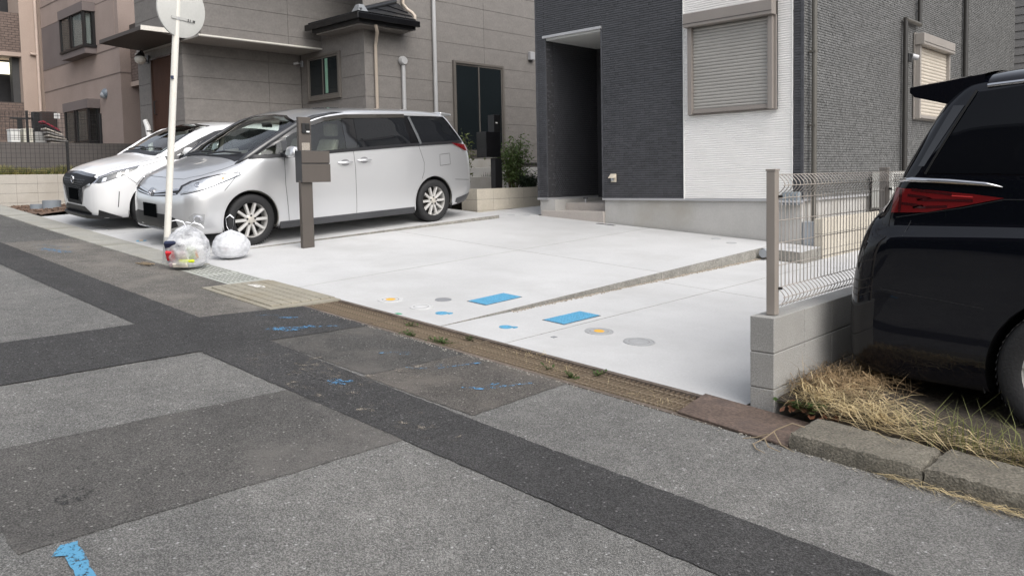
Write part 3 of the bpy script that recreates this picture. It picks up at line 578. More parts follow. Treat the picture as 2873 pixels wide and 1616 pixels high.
def bay(z0, z1, dark):
    x0, x1, yf = -28.71, -26.57, 9.09
    root = MB().box(x0, x1, yf+.02, YA-.0005, z0-.26, z0-.06).build('bay_window', B_p, ab); 
    MB().prism([(x0-.05,yf-.02,z1+.0),(x1+.05,yf-.02,z1+.0),(x1+.05,YA-.001,z1+.0),(x0-.05,YA-.001,z1+.0)], [(x0-.05,yf-.02,z1+.28),(x1+.05,yf-.02,z1+.28),(x1+.05,YA-.001,z1+.28),(x0-.05,YA-.001,z1+.28)]).build('bay_hood', B_p, root)
    MB().box(x0-.04, x1+.04, yf-.02, YA-.002, z0-.07, z0).build('bay_sill', M_black, root)
    MB().box(x0+.06, x1-.06, yf+.24, YA-.003, z0, z1).build('bay_back', mat('room_dark', (.02,.02,.02), .9), root)
    for a in (x0, x0+.88, x0+1.05, x1-.10): MB().box(a, a+.08, yf, yf+.07, z0, z1).build('mullion', M_black, root)
    MB().box(x1-.08, x1-.0, YA-.09, YA-.004, z0, z1).build('mullion', M_black, root)
    for a, c in ((x0+.08, x0+.88), (x0+1.13, x1-.10)):
        pn = MB().box(a, c, yf+.03, yf+.036, z0, z1).build('pane', glass('window_glass', (.75,.78,.78)), root)
    MB().box(x1-.04, x1-.034, yf+.07, YA-.09, z0, z1).build('pane', MATS['window_glass'], root)
    cm_ = M_dimcur if dark else M_cur
    MB().grid(lambda u, v: (x0+.10+u*.76, yf+.050+.006*math.sin(u*30), z0+.05+v*(z1-z0-.1)), 40, 1).build('curtain', M_dimcur, root, smooth='all')
    MB().grid(lambda u, v: (x0+1.02+u*.85, yf+.055+.010*math.sin(u*42), z0+.05+v*(z1-z0-.1)), 50, 1).build('curtain', M_dimcur if dark else M_cur, root, smooth='all')
    if not dark: MB().grid(lambda u, v: (x1-.12+.02*math.sin(u*30), yf+.12+u*.18, z0+.05+v*(z1-z0-.1)), 30, 1).build('curtain', M_cur, root, smooth='all')
bay(5.80, 6.82, False); bay(2.85, 3.86, True)
lw = MB().lathe([(0,.12),(.10,.10),(.15,.04),(.16,0)], 20, (-26.05,YA-.001,4.27), 'y', Matrix.Scale(-1, 3, Vector((0,1,0)))).build('wall_light', mat('blue_grey_lamp', (.16,.19,.22), .35), ab, smooth=50)
MB().lathe([(0,.16),(.08,.13),(.12,.0)], 16, (-26.05,YA-.002,4.22), 'y', Matrix.Scale(-1, 3, Vector((0,1,0)))).build('light_lens', M_grey, lw, smooth='all')
# wing with balconies facing +X
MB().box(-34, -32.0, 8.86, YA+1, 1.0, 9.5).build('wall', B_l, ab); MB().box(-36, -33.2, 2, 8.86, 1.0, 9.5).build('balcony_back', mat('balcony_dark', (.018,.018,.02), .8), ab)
BR = mat('balcony_brick', (.155,.115,.098), .8, .15, 8, .1, 30)
for z0, z1 in ((6.17, 7.53), (3.05, 4.43)):
    pr = MB().box(-32.3, -32.02, 2, 8.859, z0, z1).build('balcony_parapet', mat('mortar_dark', (.07,.058,.052), .9), ab)
    tiles((-32.02, 6.3, z0), (0,1,0), (0,0,1), (1,0,0), 2.55, z1-z0, .22, .085, .010, .003, .014).build('wall_tiles', BR, pr, kind='stuff')
    MB().box(-33.2, -32.0, 2, 8.858, z0-.14, z0-.001).build('balcony_slab', B_l, ab)
MB().box(-33.19, -33.16, 7.9, 8.82, 5.53, 5.95).build('lit_window', emis('lit_window', (1,.93,.72), 1.6), ab)
MB().box(-32.6, -32.3, 8.63, 8.855, 4.43, 6.03).build('balcony_partition', mat('partition', (.05,.05,.05), .7), ab)
pipe_run(ab, [(-31.93,9.36,9.4),(-31.93,9.36,2.5)], .055, mat('pink_beige_pvc', (.50,.40,.34), .45)); pipe_run(ab, [(-31.93,9.36,6.13),(-31.93,9.12,6.15)], .05, MATS['pink_beige_pvc'], 'branch_pipe')
# low brick extension between the buildings
ex = thing('brick_balcony', 'brown brick balcony corner between beige block and grey panel house', 'balcony', (-24.2, 10.5, 1.2))
MB().box(-24.79, -23.4, 9.762, 13, 4.52, 6.2).build('parapet', MATS['mortar_dark'], ex); tiles((-24.78,9.762,4.55),(1,0,0),(0,0,1),(0,-1,0),1.38,1.6,.22,.085,.010,.003,.014).build('wall_tiles', BR, ex, kind='stuff'); MB().box(-24.79, -23.35, 9.72, 13, 4.38, 4.519).build('slab', B_l, ex); MB().box(-24.7, -23.6, 11.5, 13.0, 1.0, 4.379).build('post', B_w, ex)
# ================================================================== cars
def pchip(xs, ys, xq):
    xs, ys, xq = np.array(xs, float), np.array(ys, float), np.array(xq, float); h = np.diff(xs); d = np.diff(ys)/h; n = len(xs); m = np.zeros(n)
    for i in range(1, n-1):
        if d[i-1]*d[i] > 0:
            w1, w2 = 2*h[i]+h[i-1], h[i]+2*h[i-1]; m[i] = (w1+w2)/(w1/d[i-1]+w2/d[i])
    m[0], m[-1] = d[0], d[-1]
    k = np.clip(np.searchsorted(xs, xq)-1, 0, n-2); t = (xq-xs[k])/h[k]
    return ys[k]*(2*t**3-3*t**2+1)+m[k]*h[k]*(t**3-2*t**2+t)+ys[k+1]*(-2*t**3+3*t**2)+m[k+1]*h[k]*(t**3-t**2)
class Car:
    """body surface lofted through half sections; parts are laid on it by projection"""
    def __init__(s, name, label, matrix, stations, step=.025, per=6):
        s.root = thing(name, label, 'car', matrix=matrix)
        st = sorted(stations, key=lambda t: t[0]); xs = np.array([t[0] for t in st]); K = len(st[0][1])
        P = np.array([t[1] for t in st])                                   # stations x K x (y,z)
        lo, hi = xs[0], xs[-1]
        xq = np.unique(np.round(np.concatenate([np.arange(lo, hi, step), xs, np.linspace(lo, lo+.2, 14), np.linspace(hi-.35, hi, 24)]), 4))
        Q = np.zeros((len(xq), K, 2))
        for k in range(K):
            for c in range(2): Q[:, k, c] = pchip(xs, P[:, k, c], xq)
        tq = np.concatenate([np.linspace(i, i+1, per, endpoint=False) for i in range(K-1)]+[[K-1]])
        G = np.zeros((len(xq), len(tq), 2))
        for i in range(len(xq)):
            for c in range(2): G[i, :, c] = pchip(np.arange(K), Q[i, :, c], tq)
        s.xq = xq; n, m = len(xq), len(tq)
        V = [(xq[i], G[i, j, 0], G[i, j, 1]) for i in range(n) for j in range(m)] + [(xq[i], -G[i, j, 0], G[i, j, 1]) for i in range(n) for j in range(m)]
        F = []
        for i in range(n-1):
            for j in range(m-1):
                a = i*m+j; F.append((a, a+1, a+m+1, a+m)); b = n*m+a; F.append((b, b+m, b+m+1, b+1))
        for i in (0, n-1):
            r = [i*m+j for j in range(m)]; l = [n*m+i*m+j for j in range(m)][::-1]; F.append(tuple(r+l) if i else tuple((r+l)[::-1]))
        bm = bmesh.new(); vs_ = [bm.verts.new(v) for v in V]
        for f in F:
            try: bm.faces.new([vs_[i] for i in f])
            except ValueError: pass
        bmesh.ops.remove_doubles(bm, verts=bm.verts, dist=1e-4); bmesh.ops.dissolve_degenerate(bm, edges=bm.edges, dist=1e-5); bmesh.ops.recalc_face_normals(bm, faces=bm.faces)
        s.bm = bm; s.bvh = BVHTree.FromBMesh(bm)
    xmap = staticmethod(lambda x: x)
    def hit(s, a, b, view):
        if view in ('left', 'right', 'top'): a = s.xmap(a)
        if view == 'left': o, d = Vector((a, 3, b)), Vector((0,-1,0))
        elif view == 'right': o, d = Vector((a, -3, b)), Vector((0,1,0))
        elif view == 'front': o, d = Vector((6, a, b)), Vector((-1,0,0))
        elif view == 'back': o, d = Vector((-6, a, b)), Vector((1,0,0))
        else: o, d = Vector((a, b, 4)), Vector((0,0,-1))
        p, nrm, _, _ = s.bvh.ray_cast(o, d)
        if p is None: return None, None
        if nrm.dot(d) > 0: nrm = -nrm
        return p, nrm
    def patch(s, name, poly, view, m, off=.004, res=.03, parent=None, smooth=True):
        xs = [p[0] for p in poly]; ys = [p[1] for p in poly]; b = MB(); nx = max(1, math.ceil((max(xs)-min(xs))/res)); ny = max(1, math.ceil((max(ys)-min(ys))/res))
        gx, gy = np.linspace(min(xs), max(xs), nx+1), np.linspace(min(ys), max(ys), ny+1)
        for i in range(nx):
            for j in range(ny):
                q = clip_rect(poly, gx[i], gx[i+1], gy[j], gy[j+1])
                if len(q) < 3: continue
                V = []
                for a, c in q:
                    p, n = s.hit(a, c, view)
                    if p is None: break
                    V.append(p+n*off)
                if len(V) == len(q): b.add(V, [tuple(range(len(V)))])
        return b.build(name, m, parent or s.root, smooth='all' if smooth else False, weld=.0008)
    def strip(s, name, pts, w, view, m, off=.002, parent=None, step=.03):
        P = []
        for i in range(len(pts)-1):
            (ax, ay), (bx, by) = pts[i], pts[i+1]; k = max(1, int(math.hypot(bx-ax, by-ay)/step)); P += [(ax+(bx-ax)*t/k, ay+(by-ay)*t/k) for t in range(k)]
        P.append(pts[-1]); n = len(P); b = MB(); prev = None
        for i, p in enumerate(P):
            a, c = P[max(0, i-1)], P[min(n-1, i+1)]; L = math.hypot(c[0]-a[0], c[1]-a[1]) or 1; nx, ny = -(c[1]-a[1])/L*w/2, (c[0]-a[0])/L*w/2
            h0, n0 = s.hit(p[0]+nx, p[1]+ny, view); h1, n1 = s.hit(p[0]-nx, p[1]-ny, view)
            cur = None if h0 is None or h1 is None else (h0+n0*off, h1+n1*off)
            if prev and cur: b.add([prev[0], prev[1], cur[1], cur[0]], [(0,1,2,3)])
            prev = cur
        return b.build(name, m, parent or s.root, smooth='all', weld=.0005) if b.f else None
    def finish(s, m, holes, arches, liner=None, bottom=None, part='body'):
        """open the windows and wheel arches, build the body shell and its dark lining"""
        from_poly = lambda x, y, poly: sum(((poly[i][1] > y) != (poly[i-1][1] > y)) and (x < (poly[i-1][0]-poly[i][0])*(y-poly[i][1])/(poly[i-1][1]-poly[i][1])+poly[i][0]) for i in range(len(poly))) % 2 == 1
        dead = []
        for f in s.bm.faces:
            c = f.calc_center_median(); n = f.normal
            for poly, view in holes:
                if view == 'side' and abs(n.y) > .35 and from_poly(c.x, c.z, poly): dead.append(f); break
                if view == 'front' and n.x > .15 and from_poly(c.y, c.z, poly): dead.append(f); break
            else:
                for ax, az, r in arches:
                    if abs(c.y) > .5 and math.hypot(c.x-ax, c.z-az) < r: dead.append(f); break
        bm2 = s.bm.copy()
        keep = set(f.index for f in s.bm.faces) - set(f.index for f in dead)
        s.bm.faces.ensure_lookup_table()
        bmesh.ops.delete(s.bm, geom=dead, context='FACES')
        # arch edges are pulled onto a true circle
        for v in s.bm.verts:
            if v.is_boundary and abs(v.co.y) > .5:
                for ax, az, r in arches:
                    d = math.hypot(v.co.x-ax, v.co.z-az)
                    if d < r+.05 and d > r-.06: v.co.x = ax+(v.co.x-ax)*r/d; v.co.z = az+(v.co.z-az)*r/d
        me = bpy.data.meshes.new(part); s.bm.normal_update(); s.bm.to_mesh(me); me.materials.append(m); me.shade_smooth()
        o = bpy.data.objects.new(part, me); COL.objects.link(o); o.parent = s.root; OFF[o.name] = Vector((0,0,0))
        if liner:
            for v in s.bm.verts: v.co = v.co - v.normal*.022
            me2 = bpy.data.meshes.new('lining'); s.bm.to_mesh(me2); me2.materials.append(liner); me2.shade_smooth(); o2 = bpy.data.objects.new('lining', me2); COL.objects.link(o2); o2.parent = s.root; OFF[o2.name] = Vector((0,0,0))
        s.bm.free(); s.body = o; return o
def L_(d, parent): return d
RUB = mat('tyre_rubber', (.014,.014,.015), .75, .15, 20, .1, 60, .3, 80)
ALU = mat('wheel_alloy', (.60,.59,.57), .35, .05, 10, .03, 80, metal=.35)
ALU2 = mat('wheel_alloy_worn', (.55,.52,.47), .4, .08, 10, .05, 80, metal=.35)
DISC = mat('brake_disc', (.05,.045,.04), .5, .2, 20, metal=.5)
CHROME = mat('chrome', (.62,.62,.64), .08, .03, 4, 0, metal=1)
PLAST = mat('car_black_trim', (.013,.013,.015), .45, .1, 6, 0); GLOSSB = mat('car_gloss_black', (.006,.006,.007), .06, .05, 4, 0, coat=.5)
DARKIN = mat('car_lining', (.05,.048,.045), .9, .1); LITIN = mat('car_lining_beige', (.30,.285,.25), .9, .1); SEAT = mat('seat_fabric', (.42,.40,.35), .9, .1, 8); WELL = mat('wheel_well', (.006,.006,.006), .95, .1)
WIND = glass('windscreen_glass', (.80,.86,.83), 1.85); SIDEG = glass('side_glass', (.78,.85,.80), 1.7); PRIV = mat('privacy_glass', (.010,.011,.013), .02, .05, 4, 0, spec=.55)
LENS = glass('lamp_lens', (.93,.94,.95)); REDL = mat('red_lens', (.135,.008,.010), .1, .1, 6, 0, coat=.8); REDD = mat('dark_red_lens', (.045,.006,.008), .08, .1, 6, 0, coat=.8); LAMP = mat('lamp_reflector', (.62,.63,.65), .15, .1, 20, .1, 60, metal=.7)
def wheel(car, x, y, z, r, rr, w, style, turn=0):
    sg = 1 if y > 0 else -1; M = Matrix.Translation((x, y, z)) @ Matrix.Rotation(turn, 4, 'Z')
    e = MB().lathe([(rr-.01,-w/2*.9),(rr,-w/2),(r*.90,-w/2*1.02),(r*.975,-w/2*.88),(r,-w/2*.62),(r,w/2*.62),(r*.975,w/2*.88),(r*.90,w/2*1.02),(rr,w/2),(rr-.01,w/2*.9)], 56, axis='y')
    wroot = bpy.data.objects.new('wheel', None); COL.objects.link(wroot); wroot.parent = car.root; wroot.matrix_local = M; OFF[wroot.name] = Vector((0,0,0)); wroot.empty_display_size = .05
    e.build('tyre', RUB, wroot, smooth=50)
    t = MB()
    for k in range(60):
        a = 2*math.pi*k/60; c = Vector((math.cos(a)*(r+.001), 0, math.sin(a)*(r+.001)))
        for sy in (-.3, .3): t.obox(c+Vector((0, sy*w, 0)), (.010, w*.30, .004), Matrix.Rotation(-a+math.pi/2, 3, 'Y') @ Matrix.Rotation(.5*(1 if sy > 0 else -1), 3, 'Z'))
    t.build('tread', RUB, wroot, kind='stuff')
    f = sg*w*.44
    rim = MB().lathe([(rr-.012, f-sg*.14),(rr-.014, f-sg*.02),(rr-.002, f+sg*.004),(rr+.004, f),(rr+.002, f-sg*.012)], 56, axis='y').build('rim', ALU, wroot, smooth=50)
    MB().lathe([(0, f-sg*.10),(rr*.66, f-sg*.10),(rr*.66, f-sg*.115)], 40, axis='y').build('brake_disc', DISC, wroot); MB().lathe([(0,f-sg*.15),(rr-.01,f-sg*.15)], 30, axis='y').build('wheel_back', WELL, wroot)
    sp = MB(); n = 10 if style == 10 else 5
    for k in range(n):
        a = 2*math.pi*k/n + (.0 if style == 10 else .3); R_ = Matrix.Rotation(-a, 3, 'Y'); w0, w1 = ((.019, .019) if style == 10 else (.055, .085))
        A = [(rr*.20,-w0),(rr*.20,w0),(rr-.008,w1),(rr-.008,-w1)]
        top = [R_ @ Vector((p, f-sg*(.012 if i in (0,1) else .004), q*.75)) for i, (p, q) in enumerate(A)]; bot = [R_ @ Vector((p, f-sg*.045, q*1.15)) for p, q in A]
        b = MB(); b.prism(bot, top); b.build('spoke', ALU, rim, bevel=.004)
    MB().lathe([(rr*.33, f-sg*.05),(rr*.33, f-sg*.022),(rr*.27, f-sg*.012),(rr*.14, f-sg*.010),(rr*.135, f-sg*.002),(0, f)], 28, axis='y').build('hub_cap', ALU2, rim, smooth=35)
    for k in range(5):
        a = 2*math.pi*k/5+.31; c = Vector((math.cos(a)*rr*.24, f-sg*.016, math.sin(a)*rr*.24)); MB().cyl(c, c+Vector((0, sg*.010, 0)), .014, 8).build('wheel_nut', PLAST, rim)
    return wroot
def seat(car, x, y, zb, m):
    b = MB(); b.box(x-.25, x+.25, y-.24, y+.24, zb, zb+.14); b.prism([(x-.27,y-.23,zb+.10),(x-.15,y-.23,zb+.10),(x-.15,y+.23,zb+.10),(x-.27,y+.23,zb+.10)], [(x-.45,y-.20,zb+.66),(x-.36,y-.20,zb+.66),(x-.36,y+.20,zb+.66),(x-.45,y+.20,zb+.66)])
    o = b.build('seat', m, car.root, bevel=.03); MB().box(x-.48, x-.38, y-.13, y+.13, zb+.70, zb+.88).build('headrest', m, o, bevel=.03); return o
def interior(car, x_dash, x_end, yw, zf, zd, rows, m):
    MB().box(x_end, x_dash+.5, -yw, yw, zf-.04, zf).build('cabin_floor', DARKIN, car.root)
    MB().prism([(x_dash-.35,-yw,zd-.32),(x_dash+.45,-yw,zd-.25),(x_dash+.45,yw,zd-.25),(x_dash-.35,yw,zd-.32)], [(x_dash-.25,-yw,zd-.02),(x_dash+.30,-yw*.9,zd-.05),(x_dash+.30,yw*.9,zd-.05),(x_dash-.25,yw,zd-.02)]).build('dashboard', mat('dash', (.17,.165,.15), .8), car.root, bevel=.03)
    for r in rows:
        for y in (-yw*.5, yw*.5): seat(car, r, y, zf+.25, m)
    # right-hand drive wheel
    q = Matrix.Rotation(math.radians(62), 3, 'Y'); c = Vector((x_dash-.42, -yw*.5, zd+.0))
    MB().tube([c+q @ Vector((.18*math.cos(t), .18*math.sin(t), 0)) for t in np.linspace(0, 2*math.pi, 25)], .016, 6).build('steering_wheel', PLAST, car.root, smooth=50)
def plate(car, x, z, yc=0, tilt=.06, w=.33, h=.165):
    b = MB(); b.obox((x, yc, z), (.014, w, h), Matrix.Rotation(-tilt, 3, 'Y')); return b.build('number_plate', mat('blank_black_plate', (.002,.0025,.003), .9, .05, spec=.02), car.root, bevel=.004)

def car_matrix(fwd, left, o):
    f = Vector(fwd).normalized(); l = Vector(left); l = (l-f*l.dot(f)).normalized(); u = f.cross(l); m = Matrix.Identity(4)
    for i in range(3): m[i][0], m[i][1], m[i][2], m[i][3] = f[i], l[i], u[i], o[i]
    return m

# ------------------------------------------------------------------ silver minivan (origin: ground under the front axle)
PILLAR = mat('pillar_grey', (.028,.029,.032), .25, coat=.6)
GAPM = mat('gap_grey', (.035,.035,.037), .6)
SIL = carpaint('silver_paint', (.70,.705,.715), .30, .7)
vst = [
 (.985,[(0,.34),(.12,.34),(.20,.36),(.25,.42),(.26,.48),(.24,.53),(.20,.555),(.14,.57),(.07,.575),(0,.58)]),
 (.965,[(0,.27),(.30,.27),(.38,.30),(.43,.40),(.43,.50),(.40,.565),(.33,.60),(.24,.62),(.12,.632),(0,.635)]),
 (.92,[(0,.225),(.48,.225),(.56,.265),(.60,.40),(.595,.54),(.55,.63),(.45,.68),(.32,.705),(.16,.718),(0,.72)]),
 (.85,[(0,.205),(.61,.205),(.69,.255),(.725,.41),(.715,.575),(.67,.685),(.57,.745),(.41,.78),(.21,.797),(0,.80)]),
 (.74,[(0,.195),(.69,.195),(.78,.255),(.81,.42),(.80,.60),(.755,.735),(.655,.81),(.48,.85),(.25,.87),(0,.875)]),
 (.58,[(0,.19),(.76,.19),(.845,.26),(.868,.43),(.86,.63),(.82,.79),(.725,.872),(.545,.915),(.285,.938),(0,.943)]),
 (.35,[(0,.19),(.80,.19),(.88,.265),(.894,.45),(.890,.67),(.855,.865),(.77,.947),(.58,.992),(.305,1.013),(0,1.018)]),
 (.12,[(0,.19),(.82,.19),(.893,.27),(.903,.47),(.898,.72),(.872,.945),(.80,1.025),(.62,1.068),(.33,1.090),(0,1.096)]),
 (-.05,[(0,.19),(.83,.19),(.897,.27),(.906,.48),(.901,.76),(.880,1.02),(.835,1.085),(.80,1.118),(.42,1.17),(0,1.185)]),
 (-.2,[(0,.19),(.83,.19),(.898,.27),(.907,.49),(.902,.78),(.885,1.06),(.845,1.14),(.80,1.205),(.43,1.265),(0,1.28)]),
 (-.5,[(0,.19),(.83,.19),(.898,.27),(.908,.50),(.903,.80),(.888,1.095),(.845,1.24),(.788,1.372),(.43,1.432),(0,1.447)]),
 (-.8,[(0,.19),(.83,.19),(.898,.27),(.908,.50),(.903,.81),(.889,1.115),(.84,1.33),(.768,1.530),(.43,1.588),(0,1.603)]),
 (-1.05,[(0,.19),(.83,.19),(.898,.27),(.908,.50),(.903,.815),(.889,1.13),(.835,1.39),(.752,1.615),(.43,1.668),(0,1.682)]),
 (-1.35,[(0,.19),(.83,.19),(.898,.27),(.908,.50),(.903,.82),(.889,1.14),(.832,1.42),(.738,1.665),(.43,1.712),(0,1.726)]),
 (-1.8,[(0,.19),(.83,.19),(.898,.27),(.908,.50),(.903,.83),(.889,1.155),(.830,1.43),(.728,1.688),(.43,1.732),(0,1.746)]),
 (-2.6,[(0,.19),(.83,.19),(.898,.27),(.906,.50),(.902,.84),(.888,1.185),(.826,1.44),(.722,1.678),(.43,1.722),(0,1.738)]),
 (-3.2,[(0,.20),(.82,.20),(.893,.28),(.903,.52),(.898,.86),(.880,1.20),(.815,1.43),(.712,1.648),(.43,1.695),(0,1.712)]),
 (-3.45,[(0,.21),(.80,.21),(.88,.29),(.893,.53),(.888,.86),(.868,1.195),(.800,1.40),(.700,1.60),(.43,1.665),(0,1.688)]),
 (-3.62,[(0,.22),(.77,.22),(.86,.31),(.878,.54),(.872,.86),(.848,1.17),(.795,1.32),(.70,1.45),(.43,1.575),(0,1.61)]),
 (-3.78,[(0,.24),(.72,.24),(.82,.33),(.852,.54),(.845,.84),(.818,1.10),(.775,1.20),(.68,1.29),(.42,1.40),(0,1.43)]),
 (-3.90,[(0,.26),(.65,.26),(.76,.35),(.805,.52),(.795,.78),(.768,1.0),(.72,1.08),(.62,1.14),(.38,1.21),(0,1.23)]),
 (-3.985,[(0,.30),(.55,.30),(.66,.37),(.715,.50),(.70,.66),(.67,.82),(.62,.92),(.52,.98),(.32,1.03),(0,1.04)]),
 (-4.03,[(0,.36),(.42,.36),(.52,.41),(.57,.49),(.55,.57),(.50,.63),(.44,.66),(.34,.69),(.2,.71),(0,.715)]),
]
VO = Vector((-10.248, 5.077, .717))
def nose(x): return x if x < .4 else .4+(x-.4)*.83
vst = [(nose(x), P_) for x, P_ in vst]
van = Car('minivan', 'silver minivan with ten-spoke wheels parked nose to the road', car_matrix((0,-1,-.045), (1,0,-.068), VO), vst); van.xmap = nose
WSH = [(-.72,1.14),(.72,1.14),(.70,1.40),(.66,1.54),(.0,1.625),(-.66,1.54),(-.70,1.40)]
W_Q = [(-.16,1.135),(-.50,1.125),(-.50,1.335)]                       # quarter glass ahead of the mirror
W_F = [(-.56,1.125),(-1.50,1.165),(-1.50,1.585),(-1.18,1.55),(-.86,1.465),(-.56,1.345)]
W_R = [(-1.66,1.175),(-2.60,1.205),(-2.56,1.585),(-1.66,1.60)]
W_B = [(-2.76,1.215),(-3.64,1.225),(-3.36,1.565),(-2.66,1.585)]
for sd_ in ('left', 'right'):
    van.patch('window_surround', [(-1.49,1.15),(-3.74,1.205),(-3.40,1.60),(-2.6,1.622),(-1.49,1.628)], sd_, GLOSSB, .006, .03)
    qs = 1 if sd_ == 'left' else -1; MB().tube([(.12,qs*.765,1.02),(-.05,qs*.778,1.110),(-.2,qs*.785,1.200),(-.5,qs*.775,1.365),(-.8,qs*.757,1.520),(-1.05,qs*.742,1.602),(-1.35,qs*.730,1.650),(-1.55,qs*.725,1.662)], [.02,.046,.050,.048,.044,.036,.028,.018], 12).build('pillar_trim', PILLAR, van.root, smooth='all')
    van.strip('pillar_trim', [(-.12,1.150),(-.30,1.245),(-.52,1.345)], .055, sd_, GLOSSB, .010); van.strip('pillar_trim', [(-.40,1.315),(-.86,1.490),(-1.18,1.57),(-1.52,1.612)], .05, sd_, GLOSSB, .009); van.strip('pillar_trim', [(-.53,1.10),(-.53,1.37)], .075, sd_, GLOSSB, .0075); van.strip('pillar_trim', [(-1.49,1.14),(-1.49,1.61)], .06, sd_, GLOSSB, .0075)
van.patch('wiper_cowl', [(.10,-.72),(.10,.72),(-.10,.76),(.02,.4),(.07,0),(.02,-.4),(-.10,-.76)], 'top', PLAST, .004, .05)
for sd_ in ('left', 'right'):
    van.patch('side_window', W_R, sd_, PRIV, .010, .03); van.patch('side_window', W_B, sd_, PRIV, .010, .03); van.patch('quarter_glass', W_Q, sd_, SIDEG, .003, .04); van.patch('side_window', W_F, sd_, SIDEG, .003, .04)
    van.strip('window_trim', [(-2.66,1.60),(-2.80,1.20)], .045, sd_, mat('satin_pillar', (.10,.105,.11), .25, coat=.5), .014); van.strip('rain_visor', [(-.80,1.475),(-1.18,1.575),(-1.52,1.61),(-2.58,1.61)], .05, sd_, mat('smoke_visor', (.035,.032,.028), .15, coat=.6), .020)
    van.strip('belt_trim', [(-.03,1.112),(-.56,1.118),(-1.6,1.157),(-2.6,1.192),(-3.70,1.212)], .045, sd_, PLAST, .012)
    for ln in ([(-.50,1.10),(-.495,.75),(-.53,.23)], [(-1.58,1.15),(-1.60,.93),(-1.60,.23)], [(-2.76,1.19),(-2.86,.92),(-2.85,.78),(-2.81,.68)], [(-1.60,.262),(-2.66,.262)], [(-.53,.255),(-1.58,.255)], [(-3.50,.63),(-3.85,.60)], [(.06,1.0),(.16,.935)], [(.16,.90),(.34,.72)], [(-3.18,.86),(-3.18,1.03),(-3.39,1.04),(-3.40,.87),(-3.18,.86)]):
        van.strip('panel_gap', ln, .006, sd_, GAPM, .0015)
    ys_ = sorted(((1 if sd_ == 'left' else -1)*.80, (1 if sd_ == 'left' else -1)*.912)); MB().box(-2.655, -.395, ys_[0], ys_[1], .175, .268).build('skirt', mat('skirt_grey', (.045,.046,.05), .4), van.root, bevel=.012)
    van.patch('skirt', [(-3.52,.33),(-3.95,.40),(-3.95,.27),(-3.50,.22)], sd_, MATS['skirt_grey'], .006, .08)
    van.patch('tail_light', [(-3.44,1.20),(-3.80,1.16),(-3.86,1.06),(-3.74,1.075),(-3.55,1.15)], sd_, REDL, .012, .03)
    hl = van.patch('headlight', [(.86,.705),(.80,.775),(.70,.825),(.55,.868),(.35,.905),(.15,.925),(.14,.905),(.28,.855),(.45,.80),(.62,.755)], sd_, LAMP, .006, .03)
    for cx, cz, rr_ in ((.66,.80,.034),(.50,.828,.028),(.34,.87,.018)):
        p, n = van.hit(cx, cz, sd_); q = n.to_track_quat('Z', 'Y').to_matrix(); MB().lathe([(0,.012),(rr_*.6,.012),(rr_*.75,.018),(rr_,.016),(rr_,0)], 20, p, 'z', q).build('lamp_bowl', CHROME if rr_ > .02 else mat('amber_bulb', (.5,.3,.08), .3), hl, smooth=40)
    van.patch('lamp_cover', [(.86,.70),(.80,.78),(.70,.83),(.55,.873),(.35,.91),(.13,.93),(.13,.90),(.28,.85),(.45,.795),(.62,.75)], sd_, LENS, .024, .04, parent=hl)
    van.strip('headlight_edge', [(.88,.70),(.80,.785),(.70,.836),(.55,.879),(.35,.916),(.13,.936),(.12,.90),(.28,.846),(.45,.79),(.62,.744),(.86,.69)], .010, sd_, PLAST, .004, parent=hl)
    for x0, x1, z in ((-1.32,-1.55,.985),(-1.64,-1.87,1.005)):
        sgn = 1 if sd_ == 'left' else -1; a, n = van.hit((x0+x1)/2, z, sd_)
        cup = van.patch('handle_cup', [((x0+x1)/2+.075*math.cos(t), z+.045*math.sin(t)) for t in np.linspace(0, 2*math.pi, 14, endpoint=False)], sd_, mat('handle_shadow', (.30,.30,.31), .3, metal=.4), .0018, .03)
        p0, _ = van.hit(x0, z, sd_); p1, _ = van.hit(x1, z, sd_); y = sgn
        MB().tube([p0+Vector((0,y*.004,0)), p0+Vector((-.03,y*.034,.002)), (p0+p1)/2+Vector((0,y*.040,.003)), p1+Vector((.03,y*.034,.002)), p1+Vector((0,y*.004,0))], [.012,.016,.017,.016,.012], 8).build('door_handle', SIL, van.root, smooth=60)
    sgn = 1 if sd_ == 'left' else -1
    mr = MB().prism([(-.60,sgn*.91,1.085),(-.46,sgn*.92,1.095),(-.47,sgn*1.10,1.10),(-.58,sgn*1.13,1.09)], [(-.60,sgn*.93,1.245),(-.50,sgn*.93,1.235),(-.51,sgn*1.08,1.235),(-.58,sgn*1.12,1.245)]).build('wing_mirror', SIL, van.root, bevel=.035, smooth=50); MB().box(-.612, -.590, sgn*1.02-.09, sgn*1.02+.09, 1.10, 1.235).build('mirror_glass', PLAST, mr, bevel=.006); MB().prism([(-.45,sgn*.86,1.10),(-.58,sgn*.86,1.10),(-.58,sgn*.86,1.16),(-.45,sgn*.86,1.16)], [(-.46,sgn*.98,1.09),(-.57,sgn*.98,1.09),(-.57,sgn*.98,1.13),(-.46,sgn*.98,1.13)]).build('mirror_arm', PLAST, mr)
    for ax in (0, -3.05):
        y0 = .60*sgn
        van_well = MB(); pr = [(.385*math.cos(t), .30+.385*math.sin(t)) for t in np.linspace(-.35, math.pi+.35, 20)]
        V = [(ax+a, y0, c) for a, c in pr]+[(ax+a, sgn*.885, c) for a, c in pr]; k = len(pr); van_well.add(V, [(i, i+1, k+i+1, k+i) for i in range(k-1)]+[tuple(range(k))]); van_well.build('wheel_well', WELL, van.root)
        van.strip('arch_lip', [(ax+.388*math.cos(t), .33+.388*math.sin(t)) for t in np.linspace(-.15, math.pi+.1, 26)], .016, sd_, SIL, .004)
        wheel(van, ax, sgn*.80, .325, .325, .232, .205, 10)
